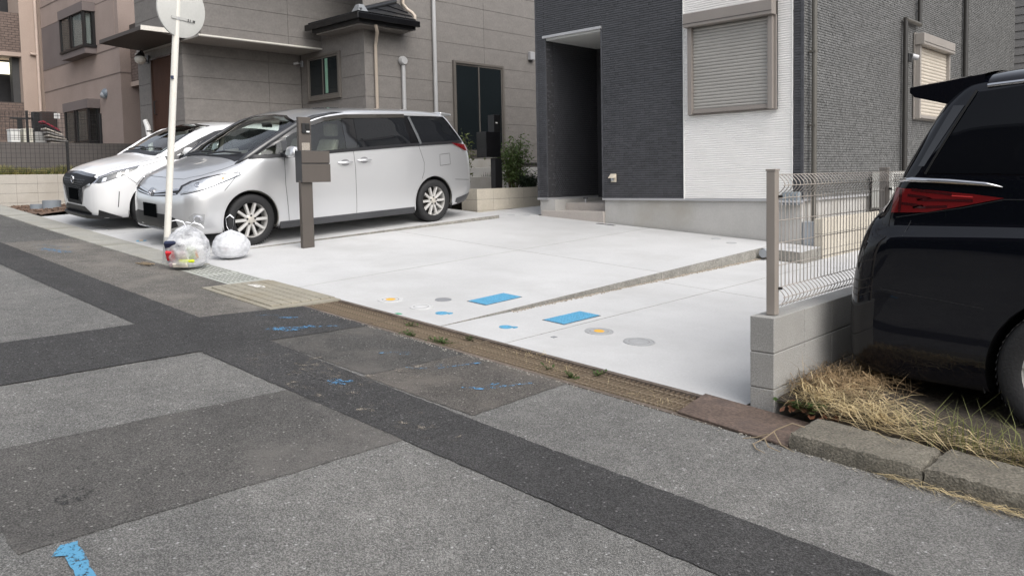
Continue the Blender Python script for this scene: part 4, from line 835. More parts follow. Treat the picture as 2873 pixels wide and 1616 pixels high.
van.patch('windscreen', [(-.735,1.125),(.735,1.125),(.715,1.40),(.675,1.555),(.35,1.625),(0,1.64),(-.35,1.625),(-.675,1.555),(-.715,1.40)], 'front', WIND, .003, .04)
[van.strip('windscreen_edge', [(q*.738,1.11),(q*.718,1.40),(q*.682,1.555)], .06, 'front', GLOSSB, .007) for q in (-1, 1)]; van.strip('windscreen_edge', [(-.675,1.550),(-.35,1.617),(0,1.632),(.35,1.617),(.675,1.550)], .018, 'front', GLOSSB, .006)
# nose details
gr = van.patch('grille', [(-.60,.690),(-.40,.655),(0,.635),(.40,.655),(.60,.690),(.60,.735),(.30,.705),(0,.69),(-.30,.705),(-.60,.735)], 'front', PLAST, .003, .04)
van.strip('grille_bar', [(-.60,.742),(-.30,.708),(0,.672),(.30,.708),(.60,.742)], .022, 'front', CHROME, .012, parent=gr); van.strip('grille_bar', [(-.58,.694),(-.30,.672),(0,.648),(.30,.672),(.58,.694)], .012, 'front', CHROME, .008, parent=gr)
p, n = van.hit(0, .685, 'front'); em = MB(); q = n.to_track_quat('Z', 'Y').to_matrix()
for rx, ry in ((.075,.052),(.026,.045),(.055,.022)): em.tube([p+n*.016+q @ Vector((rx*math.cos(t), ry*math.sin(t)+(0 if rx != .055 else .02), 0)) for t in np.linspace(0, 2*math.pi, 25)], .005, 5)
em.build('badge', CHROME, gr, smooth=50)
van.patch('lower_intake', [(-.46,.255),(.46,.255),(.62,.30),(.58,.40),(.40,.435),(-.40,.435),(-.58,.40),(-.62,.30)], 'front', PLAST, .003, .04)
van.strip('lip_trim', [(-.66,.262),(-.46,.235),(0,.232),(.46,.235),(.66,.262)], .022, 'front', CHROME, .008)
plate(van, .896, .465, 0, .0, .36, .17)
for sd_ in ('left', 'right'):
    sgn = 1 if sd_ == 'left' else -1; fx = .72; p, n = van.hit(fx, .39, sd_); fb_ = van.patch('fog_bezel', [(fx+.09,.335),(fx-.07,.325),(fx-.09,.45),(fx+.04,.465),(fx+.10,.42)], sd_, mat('bezel_silver', (.45,.455,.465), .35, metal=.5), .003, .02)
    q = Vector((.80, sgn*.60, 0)).to_track_quat('Z', 'Y').to_matrix(); MB().lathe([(0,.020),(.036,.020),(.040,.026),(.050,.022),(.053,-.03)], 24, p+n*.004, 'z', q).build('fog_light', LAMP, fb_, smooth=40)
van.strip('bonnet_gap', [(.06,.80),(.30,.765),(.55,.67),(.72,.5),(.76,.3),(.765,0),(.76,-.3),(.72,-.5),(.55,-.67),(.30,-.765),(.06,-.80)], .006, 'top', GAPM, .0015)
for a, c in (((.10,.0),(-.02,.66)), ((.09,-.62),(.05,.02))):
    h0, _ = van.hit(*a, 'top'); h1, _ = van.hit(*c, 'top'); MB().tube([h0+Vector((.0,0,.03)), (h0+h1)/2+Vector((.0,0,.055)), h1+Vector((0,0,.035))], .012, 6).build('wiper', PLAST, van.root)
sp_ = MB(); sp_.prism([(-3.40,-.66,1.60),(-3.40,.66,1.60),(-3.68,.60,1.605),(-3.72,0,1.61),(-3.68,-.60,1.605)], [(-3.40,-.68,1.675),(-3.40,.68,1.675),(-3.70,.61,1.642),(-3.75,0,1.655),(-3.70,-.61,1.642)]); sp_.build('spoiler', SIL, van.root, bevel=.02, smooth=40)
van.patch('rear_window', [(-.66,1.25),(.66,1.25),(.62,1.55),(-.62,1.55)], 'back', PRIV, .004, .06)
for ln in ([(-3.36,.66),(-1.35,.705)], [(-3.36,-.66),(-1.35,-.705)]): van.strip('roof_ditch', ln, .014, 'top', SIL, .004)
interior(van, -.35, -3.5, .72, .38, 1.10, (-1.15, -2.05, -2.9), SEAT)
MB().obox((-.78, 0, 1.50), (.03,.24,.07), Matrix.Rotation(.3, 3, 'Y')).build('rear_mirror', PLAST, van.root, bevel=.02)
van.finish(SIL, [(WSH, 'front'), (W_Q, 'side'), (W_F, 'side')], [(0,.33,.375),(-3.05,.33,.375)], LITIN)

# ------------------------------------------------------------------ white hatchback (origin: ground under the nose)
WHT = carpaint('white_paint', (.78,.78,.78), .35, 0)
hst = [
 (.0,[(0,.36),(.20,.36),(.30,.38),(.36,.45),(.38,.54),(.36,.62),(.30,.66),(.20,.68),(.1,.688),(0,.69)]),
 (-.025,[(0,.26),(.40,.26),(.48,.29),(.54,.42),(.55,.56),(.52,.66),(.44,.705),(.31,.728),(.16,.738),(0,.742)]),
 (-.09,[(0,.20),(.55,.20),(.63,.24),(.68,.42),(.68,.60),(.645,.715),(.54,.765),(.38,.787),(.2,.797),(0,.80)]),
 (-.20,[(0,.18),(.66,.18),(.73,.23),(.765,.42),(.76,.63),(.72,.765),(.61,.822),(.44,.845),(.23,.857),(0,.86)]),
 (-.38,[(0,.175),(.72,.175),(.79,.235),(.818,.43),(.815,.66),(.775,.82),(.66,.88),(.48,.905),(.25,.918),(0,.922)]),
 (-.60,[(0,.175),(.75,.175),(.815,.24),(.838,.45),(.836,.68),(.80,.865),(.70,.93),(.52,.957),(.27,.972),(0,.977)]),
 (-.85,[(0,.175),(.76,.175),(.825,.24),(.845,.46),(.842,.70),(.815,.91),(.74,.975),(.56,1.003),(.29,1.020),(0,1.026)]),
 (-1.02,[(0,.175),(.77,.175),(.83,.24),(.848,.47),(.844,.72),(.822,.94),(.775,1.01),(.70,1.055),(.38,1.10),(0,1.112)]),
 (-1.30,[(0,.175),(.77,.175),(.83,.24),(.848,.47),(.844,.73),(.824,.965),(.76,1.10),(.69,1.22),(.38,1.265),(0,1.278)]),
 (-1.60,[(0,.175),(.77,.175),(.83,.24),(.848,.47),(.844,.74),(.824,.985),(.745,1.19),(.66,1.365),(.37,1.408),(0,1.42)]),
 (-1.90,[(0,.175),(.77,.175),(.83,.24),(.848,.47),(.843,.75),(.823,1.0),(.735,1.24),(.635,1.43),(.36,1.475),(0,1.487)]),
 (-2.30,[(0,.175),(.77,.175),(.83,.24),(.847,.47),(.842,.76),(.822,1.015),(.73,1.26),(.62,1.452),(.36,1.497),(0,1.51)]),
 (-2.90,[(0,.175),(.77,.175),(.828,.24),(.845,.48),(.84,.77),(.815,1.03),(.72,1.25),(.61,1.425),(.35,1.475),(0,1.488)]),
 (-3.45,[(0,.185),(.75,.185),(.815,.26),(.838,.50),(.832,.78),(.80,1.03),(.70,1.20),(.59,1.345),(.34,1.415),(0,1.43)]),
 (-3.75,[(0,.20),(.70,.20),(.78,.28),(.81,.50),(.80,.78),(.76,.98),(.67,1.08),(.56,1.16),(.32,1.25),(0,1.27)]),
 (-3.95,[(0,.24),(.60,.24),(.69,.31),(.735,.48),(.725,.68),(.68,.84),(.60,.92),(.5,.96),(.3,1.0),(0,1.01)]),
 (-4.05,[(0,.36),(.45,.36),(.54,.41),(.58,.50),(.57,.60),(.52,.68),(.46,.72),(.36,.75),(.2,.77),(0,.775)]),
]
HO = (-12.66, 4.10, Z_LEFT(-12.66, 4.10))
hb = Car('hatchback_car', 'white hatchback parked between the silver minivan and the pale block wall', car_matrix((0,-1,-.045), (1,0,-.072), HO), hst)
H_WS = [(-.60,1.07),(.60,1.07),(.55,1.33),(.50,1.425),(0,1.455),(-.50,1.425),(-.55,1.33)]
H_F = [(-1.20,1.02),(-2.10,1.045),(-2.10,1.385),(-1.85,1.355),(-1.55,1.245)]
H_R = [(-2.20,1.05),(-2.95,1.07),(-2.95,1.36),(-2.20,1.39)]
for sd_ in ('left', 'right'):
    sgn = 1 if sd_ == 'left' else -1
    hb.patch('window_surround', [(-2.09,1.03),(-3.05,1.055),(-3.15,1.34),(-2.5,1.41),(-2.09,1.415)], sd_, GLOSSB, .006, .03); MB().tube([(-.90,sgn*.70,.985),(-1.02,sgn*.690,1.045),(-1.3,sgn*.678,1.21),(-1.6,sgn*.648,1.355),(-1.9,sgn*.625,1.42),(-2.3,sgn*.612,1.442)], [.02,.034,.036,.034,.028,.012], 12).build('roof_pillar', WHT, hb.root, smooth='all'); hb.strip('pillar_trim', [(-1.06,1.005),(-1.32,1.125),(-1.58,1.245),(-1.86,1.355),(-2.12,1.39)], .05, sd_, GLOSSB, .007); hb.strip('pillar_trim', [(-1.02,1.0),(-1.6,1.015),(-2.1,1.035)], .05, sd_, GLOSSB, .007); hb.strip('pillar_trim', [(-2.10,1.03),(-2.10,1.40)], .05, sd_, GLOSSB, .0072)
    hb.patch('side_window', H_F, sd_, SIDEG, .003, .04); hb.patch('side_window', H_R, sd_, PRIV, .010, .03)
    hb.strip('window_divider', [(-1.38,1.02),(-1.38,1.15)], .02, sd_, PLAST, .006)
    hl = hb.patch('headlight', [(-.07,.685),(-.13,.755),(-.30,.82),(-.62,.895),(-.60,.87),(-.42,.79),(-.22,.715),(-.10,.68)], sd_, mat('lamp_dark', (.05,.055,.06), .15, coat=.8), .005, .03)
    for x, z, l_ in ((-.15,.72,.05),(-.33,.785,.05),(-.44,.82,.04)):
        hb.patch('lamp_bowl', [(x+.02,z-.028),(x-.01,z+.03),(x-l_,z+.038),(x-l_*.6,z-.012)], sd_, LAMP, .009, .02, parent=hl)
    hb.strip('headlight_edge', [(-.06,.68),(-.13,.765),(-.30,.832),(-.64,.905)], .010, sd_, CHROME, .008, parent=hl)
    for ln in ([(-1.10,.98),(-1.08,.60),(-1.12,.25)], [(-2.15,1.03),(-2.16,.6),(-2.14,.25)], [(-.64,.89),(-1.02,.985)], [(-.42,.78),(-.56,.66)]): hb.strip('panel_gap', ln, .006, sd_, GAPM, .0015)
    hb.strip('bumper_slot', [(-.325,.56),(-.30,.34)], .010, sd_, PLAST, .003)
    hb.patch('lower_skirt', [(-.09,.31),(-.20,.26),(-.36,.195),(-.36,.18),(-.09,.18)], sd_, PLAST, .010, .02)
    hb.patch('sill_trim', [(-1.25,.235),(-2.98,.235),(-2.98,.165),(-1.25,.165)], sd_, PLAST, .006, .08)
    mr = MB().lathe([(0,-.11),(.06,-.10),(.085,-.06),(.09,0),(.08,.07),(.05,.10),(0,.11)], 18, (-1.30, sgn*.96, 1.08), 'y', Matrix.Diagonal((.8,.9,.85))).build('wing_mirror', WHT, hb.root, smooth='all'); MB().cyl((-1.28,sgn*.82,1.03),(-1.29,sgn*.92,1.05), .025, 8).build('mirror_arm', PLAST, mr)
    for ax in (-.79, -3.42):
        y0 = .56*sgn; W_ = MB(); pr = [(.36*math.cos(t), .29+.36*math.sin(t)) for t in np.linspace(-.35, math.pi+.35, 20)]
        V = [(ax+a, y0, c) for a, c in pr]+[(ax+a, sgn*.82, c) for a, c in pr]; k = len(pr); W_.add(V, [(i, i+1, k+i+1, k+i) for i in range(k-1)]+[tuple(range(k))]); W_.build('wheel_well', WELL, hb.root)
        hb.strip('arch_lip', [(ax+.362*math.cos(t), .315+.362*math.sin(t)) for t in np.linspace(-.1, math.pi+.1, 30)], .03, sd_, WHT, .004)
        wheel(hb, ax, sgn*.745, .31, .31, .20, .19, 5)
    hb.patch('tail_light', [(-3.62,.95),(-3.93,.86),(-3.93,.74),(-3.65,.86)], sd_, REDL, .010, .04)
# grille: black V field with a mesh of chrome ticks, badge, plate, intake
hg = hb.patch('grille', [(-.66,.735),(-.52,.775),(0,.795),(.52,.775),(.66,.735),(.56,.66),(.36,.60),(.28,.36),(-.28,.36),(-.36,.60),(-.56,.66)], 'front', mat('grille_black', (.006,.006,.007), .5, spec=.2), .004, .03)
tick = MB()
for i in range(-9, 10):
    for j in range(9):
        y, z = i*.055+(.0275 if j % 2 else 0), .45+j*.032
        if abs(y) > (.30+max(0, z-.60)*1.2) - .02: continue
        h0, n0 = hb.hit(y-.02, z+.008, 'front'); h1, n1 = hb.hit(y, z-.006, 'front'); h2, n2 = hb.hit(y+.02, z+.008, 'front')
        if h0 and h1 and h2: tick.tube([h0+n0*.007, h1+n1*.008, h2+n2*.007], .0035, 4)
tick.build('grille_mesh', mat('grille_grey', (.24,.25,.27), .25, metal=.8), hg, kind='stuff')
hb.strip('hood_edge', [(-.55,.775),(0,.800),(.55,.775)], .035, 'front', mat('smoked_chrome', (.18,.185,.20), .12, metal=.8), .008)
for sgn in (-1, 1): hb.strip('grille_trim', [(sgn*.56,.665),(sgn*.375,.60),(sgn*.30,.40)], .03, 'front', CHROME, .010, parent=hg)
p, n = hb.hit(0, .70, 'front'); MB().tube([p+n*.02+Vector((0,.052*math.cos(t),.052*math.sin(t))) for t in np.linspace(0, 2*math.pi, 25)], .007, 6).build('badge', CHROME, hg, smooth=50)
q_ = MB(); q_.obox(p+n*.022, (.008,.13,.018), Matrix.Identity(3)); q_.build('badge_bar', CHROME, hg)
plate(hb, .016, .50, 0, 0)
hb.patch('lower_intake', [(-.46,.20),(.46,.20),(.52,.26),(.36,.34),(-.36,.34),(-.52,.26)], 'front', PLAST, .004, .04)
sk = MB(); sk.prism([(-.01,-.40,.165),(-.09,-.60,.165),(-.35,-.72,.165),(-.35,.72,.165),(-.09,.60,.165),(-.01,.40,.165)], [(.03,-.42,.225),(-.06,-.63,.225),(-.35,-.77,.225),(-.35,.77,.225),(-.06,.63,.225),(.03,.42,.225)]); sk.build('splitter', PLAST, hb.root, bevel=.01)
hb.patch('windscreen', [(-.625,1.055),(.625,1.055),(.56,1.34),(.51,1.44),(0,1.468),(-.51,1.44),(-.56,1.34)], 'front', WIND, .002, .06)
hb.strip('windscreen_edge', [(-.625,1.06),(-.565,1.34),(-.51,1.435),(0,1.462),(.51,1.435),(.565,1.34),(.625,1.06)], .045, 'front', GLOSSB, .003)
hb.strip('wiper_cowl', [(-.62,1.05),(0,1.075),(.62,1.05)], .04, 'front', PLAST, .004)
for a, c in (((-1.0,-.05),(-1.08,.52)), ((-1.0,-.50),(-1.04,.0))):
    h0, _ = hb.hit(*a, 'top'); h1, _ = hb.hit(*c, 'top'); MB().tube([h0+Vector((0,0,.02)), (h0+h1)/2+Vector((0,0,.035)), h1+Vector((0,0,.02))], .010, 5).build('wiper', PLAST, hb.root)
hb.patch('rear_window', [(-.52,1.08),(.52,1.08),(.48,1.32),(-.48,1.32)], 'back', PRIV, .004, .06)
hb.strip('bonnet_gap', [(-.98,.73),(-.66,.70),(-.38,.64),(-.20,.56)], .006, 'top', GAPM, .0015); hb.strip('bonnet_gap', [(-.98,-.73),(-.66,-.70),(-.38,-.64),(-.20,-.56)], .006, 'top', GAPM, .0015)
interior(hb, -1.28, -3.4, .62, .30, 1.0, (-2.0, -2.85), mat('seat_dark', (.06,.06,.062), .9))
hb.finish(WHT, [(H_WS, 'front'), (H_F, 'side')], [(-.79,.315,.352),(-3.42,.315,.352)], DARKIN)

# ------------------------------------------------------------------ black minivan, rear quarter in view (origin: ground under the rear axle)
PRIVB = mat('privacy_glass_black', (.004,.0045,.006), .03, .05, 4, 0, spec=.16)
BLK = carpaint('black_paint', (.003,.0035,.006), .15, 0, 0)
def sec(zb, yb, ys, ym, yh, zbelt, ybelt, zr, yr, zt, k=1.0):
    return [(0,zb),(yb,zb),(ys,zb+.07),(ym,zb+.28),(yh,(zb+zbelt)/2+.12),(ybelt,zbelt),((ybelt+yr)/2+.012,(zbelt+zr)/2),(yr,zr),(yr*.58,zt-.012),(0,zt)]
def bsec(zb, yb, w, p4, p5, p6, p7, zt): return [(0,zb),(yb,zb),(w-.018,zb+.07),(w,zb+.26),p4,p5,p6,p7,(p7[0]*.6,zt-.014),(0,zt)]
bst = [
 (-1.16,bsec(.34,.50,.68,(.66,.58),(.60,.64),(.50,.67),(.38,.685),.69)),
 (-1.13,bsec(.27,.66,.81,(.80,.66),(.75,.76),(.66,.82),(.52,.85),.86)),
 (-1.08,bsec(.23,.78,.880,(.868,.80),(.83,.92),(.76,.99),(.62,1.02),1.04)),
 (-1.02,bsec(.215,.84,.908,(.898,.90),(.858,1.01),(.80,1.08),(.68,1.12),1.15)),
 (-.96,bsec(.21,.86,.919,(.912,.95),(.872,1.03),(.84,1.11),(.75,1.17),1.24)),
 (-.91,bsec(.21,.865,.923,(.920,.97),(.880,1.05),(.868,1.17),(.80,1.25),1.36)),
 (-.85,bsec(.21,.868,.925,(.924,.98),(.884,1.065),(.882,1.26),(.828,1.37),1.51)),
 (-.76,bsec(.21,.87,.925,(.925,.985),(.886,1.07),(.890,1.315),(.828,1.53),1.69)),
 (-.66,bsec(.21,.87,.925,(.925,.99),(.888,1.075),(.893,1.325),(.812,1.70),1.83)),
 (-.55,bsec(.21,.87,.925,(.925,.995),(.890,1.08),(.894,1.325),(.795,1.80),1.90)),
 (-.3,bsec(.21,.87,.925,(.925,1.005),(.893,1.09),(.895,1.32),(.788,1.835),1.925)),
 (.4,bsec(.21,.87,.925,(.925,1.03),(.900,1.10),(.895,1.30),(.785,1.85),1.94)),
 (1.6,bsec(.21,.87,.925,(.925,.95),(.912,1.06),(.895,1.22),(.785,1.84),1.935)),
 (2.3,bsec(.21,.87,.925,(.922,.90),(.910,1.02),(.895,1.15),(.775,1.68),1.80)),
 (2.95,bsec(.21,.86,.922,(.915,.84),(.895,.95),(.87,1.05),(.76,1.22),1.30)),
 (3.5,bsec(.21,.80,.892,(.885,.78),(.86,.90),(.82,.98),(.62,1.08),1.12)),
 (3.82,bsec(.22,.68,.80,(.795,.72),(.77,.82),(.73,.90),(.54,.99),1.03)),
 (3.92,bsec(.30,.5,.62,(.62,.62),(.59,.72),(.55,.80),(.4,.87),.905)),
]
BXC, BYS = -.65, 4.62
BO = (BXC, BYS+.925, zg(BXC)+.012)
bv = Car('minivan', 'glossy black minivan with red tail light parked beside the mesh fence', car_matrix((1,0,-.03), (0,1,.0), BO), bst, step=.03)
D_TR = mat('piano_black', (.004,.004,.005), .04, .05, 4, 0, coat=1)
for sd_ in ('right', 'left'):
    sgn = -1 if sd_ == 'right' else 1
    bv.patch('side_window', [(-.725,1.345),(-.30,1.345),(1.5,1.29),(1.5,1.78),(-.30,1.79),(-.515,1.765)], sd_, PRIVB, .006, .04)
    bv.strip('window_edge', [(-.735,1.34),(-.525,1.775)], .012, sd_, mat('gap_black', (.001,.001,.001), .8), .008)
    bv.patch('pillar_glass', [(-.775,1.38),(-.745,1.38),(-.575,1.70),(-.63,1.70)], sd_, D_TR, .0045, .04)
    cb_ = []
    for x_, z_ in ((-.865,1.302),(-.80,1.308),(-.62,1.303),(-.45,1.292),(-.37,1.278)):
        p_, n_ = bv.hit(x_, z_, sd_); cb_.append(p_+n_*.004)
    MB().tube(cb_, [.012,.015,.015,.012,.003], 10).build('chrome_bar', CHROME, bv.root, smooth='all')
    tl_ = bv.patch('tail_light', [(-.905,1.125),(-.885,1.262),(-.72,1.255),(-.50,1.238),(-.36,1.222),(-.55,1.175),(-.72,1.135)], sd_, REDL, .006, .02)
    for ln in ([(-.82,1.225),(-.70,1.212),(-.77,1.200),(-.50,1.205)], [(-.85,1.178),(-.74,1.170),(-.79,1.158),(-.62,1.170)], [(-.86,1.13),(-.855,1.255)], [(-.80,1.255),(-.60,1.235)]): bv.strip('lamp_band', ln, .014, sd_, REDD, .008, parent=tl_)
    bv.strip('lamp_glow', [(-.60,1.228),(-.50,1.224)], .005, sd_, mat('bright_red', (.55,.05,.05), .2), .010, parent=tl_)
    for ln in ([(-.88,1.10),(-.55,1.165),(-.36,1.215),(.3,1.235)], [(-.93,.70),(-.60,.67),(-.42,.655)], [(.42,1.33),(.43,.8),(.40,.3)], [(1.55,1.25),(1.56,.3)], [(-.80,1.085),(-.83,1.0)]): bv.strip('panel_gap', ln, .005, sd_, PLAST, .0012)
    W_ = MB(); pr = [(.42*math.cos(t), .33+.42*math.sin(t)) for t in np.linspace(-.3, math.pi+.3, 20)]
    for ax in (0, 3.0):
        V = [(ax+a, sgn*.60, c) for a, c in pr]+[(ax+a, sgn*.90, c) for a, c in pr]; k = len(pr); W_ = MB(); W_.add(V, [(i, i+1, k+i+1, k+i) for i in range(k-1)]+[tuple(range(k))]); W_.build('wheel_well', WELL, bv.root)
        bv.strip('arch_lip', [(ax+.425*math.cos(t), .36+.425*math.sin(t)) for t in np.linspace(-.1, math.pi+.1, 30)], .05, sd_, BLK, .004)
        wheel(bv, ax, sgn*.81, .355, .355, .25, .225, 5)
def spo(u, v, top):
    x = -.50-.375*u; y = (v*2-1)*(.785-.03*u); c = abs(v*2-1)**2.2
    zt = 1.925-.050*u-.062*c; th = .150*(1-u)+.046
    return (x, y, zt if top else zt-th*(1 if u < .98 else .6))
bs = MB().grid(lambda u, v: spo(u, v, True), 14, 20); bs.grid(lambda u, v: spo(u, v, False), 14, 20)
for v_ in (0, 1): bs.add([spo(i/14, v_, k) for i in range(15) for k in (True, False)], [(2*i, 2*i+1, 2*i+3, 2*i+2) for i in range(14)])
bs.add([spo(1, j/20, k) for j in range(21) for k in (True, False)], [(2*i, 2*i+1, 2*i+3, 2*i+2) for i in range(20)])
bs.build('spoiler', BLK, bv.root, smooth=50, weld=.0005)
for s in (-1, 1): MB().tube([(-.48,s*.806,1.798),(-.3,s*.805,1.812),(.4,s*.803,1.825),(1.8,s*.80,1.818)], .012, 8).build('roof_moulding', CHROME, bv.root, smooth=50)
MB().prism([(-.25,-.035,1.925),(-.02,-.035,1.93),(-.02,.035,1.93),(-.25,.035,1.925)], [(-.22,-.004,2.0),(-.19,-.004,2.0),(-.19,.004,2.0),(-.22,.004,2.0)]).build('aerial', BLK, bv.root, bevel=.01)
bv.patch('rear_window', [(-.68,1.38),(.68,1.38),(.60,1.72),(-.60,1.72)], 'back', PRIVB, .004, .06); bv.patch('rear_lamp', [(-.84,1.12),(-.5,1.16),(-.5,1.24),(-.82,1.26)], 'back', REDL, .006, .05); bv.patch('rear_lamp', [(.84,1.12),(.5,1.16),(.5,1.24),(.82,1.26)], 'back', REDL, .006, .05)
bv.patch('windscreen', [(-.74,1.30),(.74,1.30),(.66,1.72),(-.66,1.72)], 'front', PRIV, .004, .08)
bv.finish(BLK, [], [(0,.36,.405),(3.0,.36,.405)])
# ================================================================== gutter along the road
RUST = mat('rusty_steel', (.125,.096,.066), .85, .3, 6, .25, 50, .4, 60, stain=(.085,.052,.036), sscale=4)
RUSTL = mat('worn_steel', (.25,.20,.14), .8, .25, 6, .2, 50)
MUDDY = mat('dried_mud', (.15,.12,.082), .95, .25, 5, .2, 50, .6, 30)
OLDC = mat('old_concrete', (.30,.295,.265), .92, .15, 2.5, .12, 60, .35, 60, stain=(.225,.215,.175), sscale=1.5)
MB().slab([(-6.0,Y_OUT-.03),(20,Y_OUT-.03),(20,Y_IN+.03),(-6.0,Y_IN+.03)], lambda x, y: zg(x)-.20, 0, .5).build('gutter_bed', mat('gutter_mud', (.04,.032,.022), .95, .3, 6, .2, 40, .6, 30), kind='structure')
for y0, y1 in ((Y_OUT+.002, Y_OUT+.035), (Y_IN-.04, Y_IN-.002)):
    b = MB(); xs = np.linspace(-6.0, -1.0, 60)
    for i in range(len(xs)-1):
        a, c = xs[i], xs[i+1]; b.prism([(a,y0,zg(a)-.2),(c,y0,zg(c)-.2),(c,y1,zg(c)-.2),(a,y1,zg(a)-.2)], [(a,y0,zg(a)+.004),(c,y0,zg(c)+.004),(c,y1,zg(c)+.004),(a,y1,zg(a)+.004)])
    b.build('gutter_edge', mat('gutter_lip', (.125,.100,.082), .9, .25, 5, .2, 40, .4, 50), kind='structure', weld=True)
gl = ['rusty drain grate farthest from the steel plate, by the ribbed pit cover', 'rusty drain grate with weeds, second from the ribbed pit cover', 'rusty drain grate clogged with mud, second from the steel plate', 'rusty drain grate touching the brown steel plate']
bar = None
for gi, (x0, x1) in enumerate(((-6.0,-5.14),(-5.13,-4.12),(-4.11,-3.10),(-3.09,-2.24))):
    G = thing('drain_grate', gl[gi], 'drain grate', ((x0+x1)/2, 3.89, zg((x0+x1)/2)), group='rusty grates along the gutter')
    sl = (zg(x1)-zg(x0))/(x1-x0); n = int((x1-x0)/.034)
    for k in range(n):
        x = x0+.02+k*(x1-x0-.04)/(n-1); z = zg(x)
        if bar is None:
            bar = MB().box(x-.0035, x+.0035, Y_OUT+.037, Y_IN-.042, z-.045, z-.002).build('bar', RUST, G); bx0 = Vector((x, 0, z)) - Vector(((x0+x1)/2, 0, zg((x0+x1)/2)))
        else:
            c = like(bar, G); c.location = Vector((x, 0, z)) - Vector(((x0+x1)/2, 0, zg((x0+x1)/2))) - bx0
    for y in (3.78, 3.89, 4.0): MB().tube([(x0+.005,y,zg(x0)-.008),(x1-.005,y,zg(x1)-.008)], .0045, 5).build('cross_rod', RUSTL, G)
    for x in (x0+.004, x1-.004): MB().box(x-.004, x+.004, Y_OUT+.037, Y_IN-.042, zg(x)-.05, zg(x)).build('end_bar', RUST, G)
# mud caked in the middle grates
b = MB()
for i in range(16):
    x = random.uniform(-6.0,-4.0); y = random.uniform(3.74, 4.03); r = random.uniform(.03, .10); z = zg(x)-.052+random.uniform(-.02, .008); m_ = 9
    b.add([(x, y, z+.012)]+[(x+r*1.7*math.cos(t)*random.uniform(.6,1.1), min(4.05, max(3.72, y+r*.7*math.sin(t)*random.uniform(.6,1.1))), z-.02) for t in np.linspace(0, 6.28, m_, endpoint=False)], [(0, 1+j, 1+(j+1)%m_) for j in range(m_)])
b.build('mud', MUDDY, kind='stuff', smooth='all'); props(bpy.data.objects['mud'], 'dried mud caked in the gutter grates', 'mud')
# ribbed concrete pit cover and old concrete covers uphill
pc = thing('pit_cover', 'square concrete pit cover with long grooves in the road edge', 'pit cover', (-6.64, 3.75, zg(-6.64)))
def plate_on(x0, x1, y0, y1, h, t, m, nm, par, zf=zroad, **k): 
    return MB().prism([(x0,y0,zf(x0,y0)+h-t),(x1,y0,zf(x1,y0)+h-t),(x1,y1,zf(x1,y1)+h-t),(x0,y1,zf(x0,y1)+h-t)], [(x0,y0,zf(x0,y0)+h),(x1,y0,zf(x1,y0)+h),(x1,y1,zf(x1,y1)+h),(x0,y1,zf(x0,y1)+h)]).build(nm, m, par, **k)
PITC = mat('pit_concrete', (.27,.25,.20), .92, .12, 3, .12, 60, .3, 60, stain=(.21,.18,.125), sscale=1.8)
plate_on(-7.27,-6.015,3.40,4.095,.010,.1,PITC,'frame',pc)
for i in range(6): 
    y0 = 3.455+i*.098; plate_on(-7.18,-6.10,y0,y0+.088,.024,.03,PITC,'rib',pc,bevel=.006)
plate_on(-7.18,-6.10,4.045,4.088,.018,.02,PITC,'frame_edge',pc)
cw = worn('white_splash', (.62,.60,.56), .52, 7); bb = MB(); bb.add([(-6.98+.16*math.cos(t), 3.80+.05*math.sin(t), zg(-6.98+.16*math.cos(t))+.0265) for t in np.linspace(0, 6, 12)], [tuple(range(12))]); bb.build('paint_splash', cw, pc)
for gi, (x0, x1) in enumerate(((-7.86,-7.285),(-8.5,-7.87))):
    o = thing('slotted_cover', ['pale slotted gutter cover next to the ribbed pit cover', 'pale slotted gutter cover beside the clear rubbish bag'][gi], 'gutter cover', ((x0+x1)/2, 3.89, zg((x0+x1)/2)), group='slotted gutter covers')
    G2 = mat('pale_slotted', (.33,.34,.31), .8, .1, 4, .1, 60); plate_on(x0+.004,x1-.004,Y_OUT+.002,Y_IN-.003,.004,.06,G2,'cover_plate',o)
    for r in range(7):
        for k in range(int((x1-x0-.08)/.075)):
            xa = x0+.05+k*.075; y = 3.735+r*.052; plate_on(xa,xa+.05,y,y+.012,.0062,.002,mat('slot_dark', (.13,.13,.115), .9),'slot',o)
k_ = 0
for x0, x1 in ((-10.5,-8.51),(-12.5,-10.505),(-14.5,-12.505),(-16.5,-14.505),(-18.5,-16.505)):
    nm_ = ['smooth concrete gutter cover starting at the foot of the white pole', 'smooth concrete gutter cover in front of the silver minivan', 'smooth concrete gutter cover in front of the white hatchback', 'smooth concrete gutter cover in front of the bare soil', 'smooth concrete gutter cover at the left edge of the picture'][k_]; k_ += 1
    o = thing('gutter_cover', nm_, 'gutter cover', ((x0+x1)/2, 3.89, zg((x0+x1)/2)), group='smooth gutter covers'); plate_on(x0+.003,x1-.003,Y_OUT+.002,Y_IN-.003,.012,.1,OLDC,'cover_plate',o,bevel=.006)
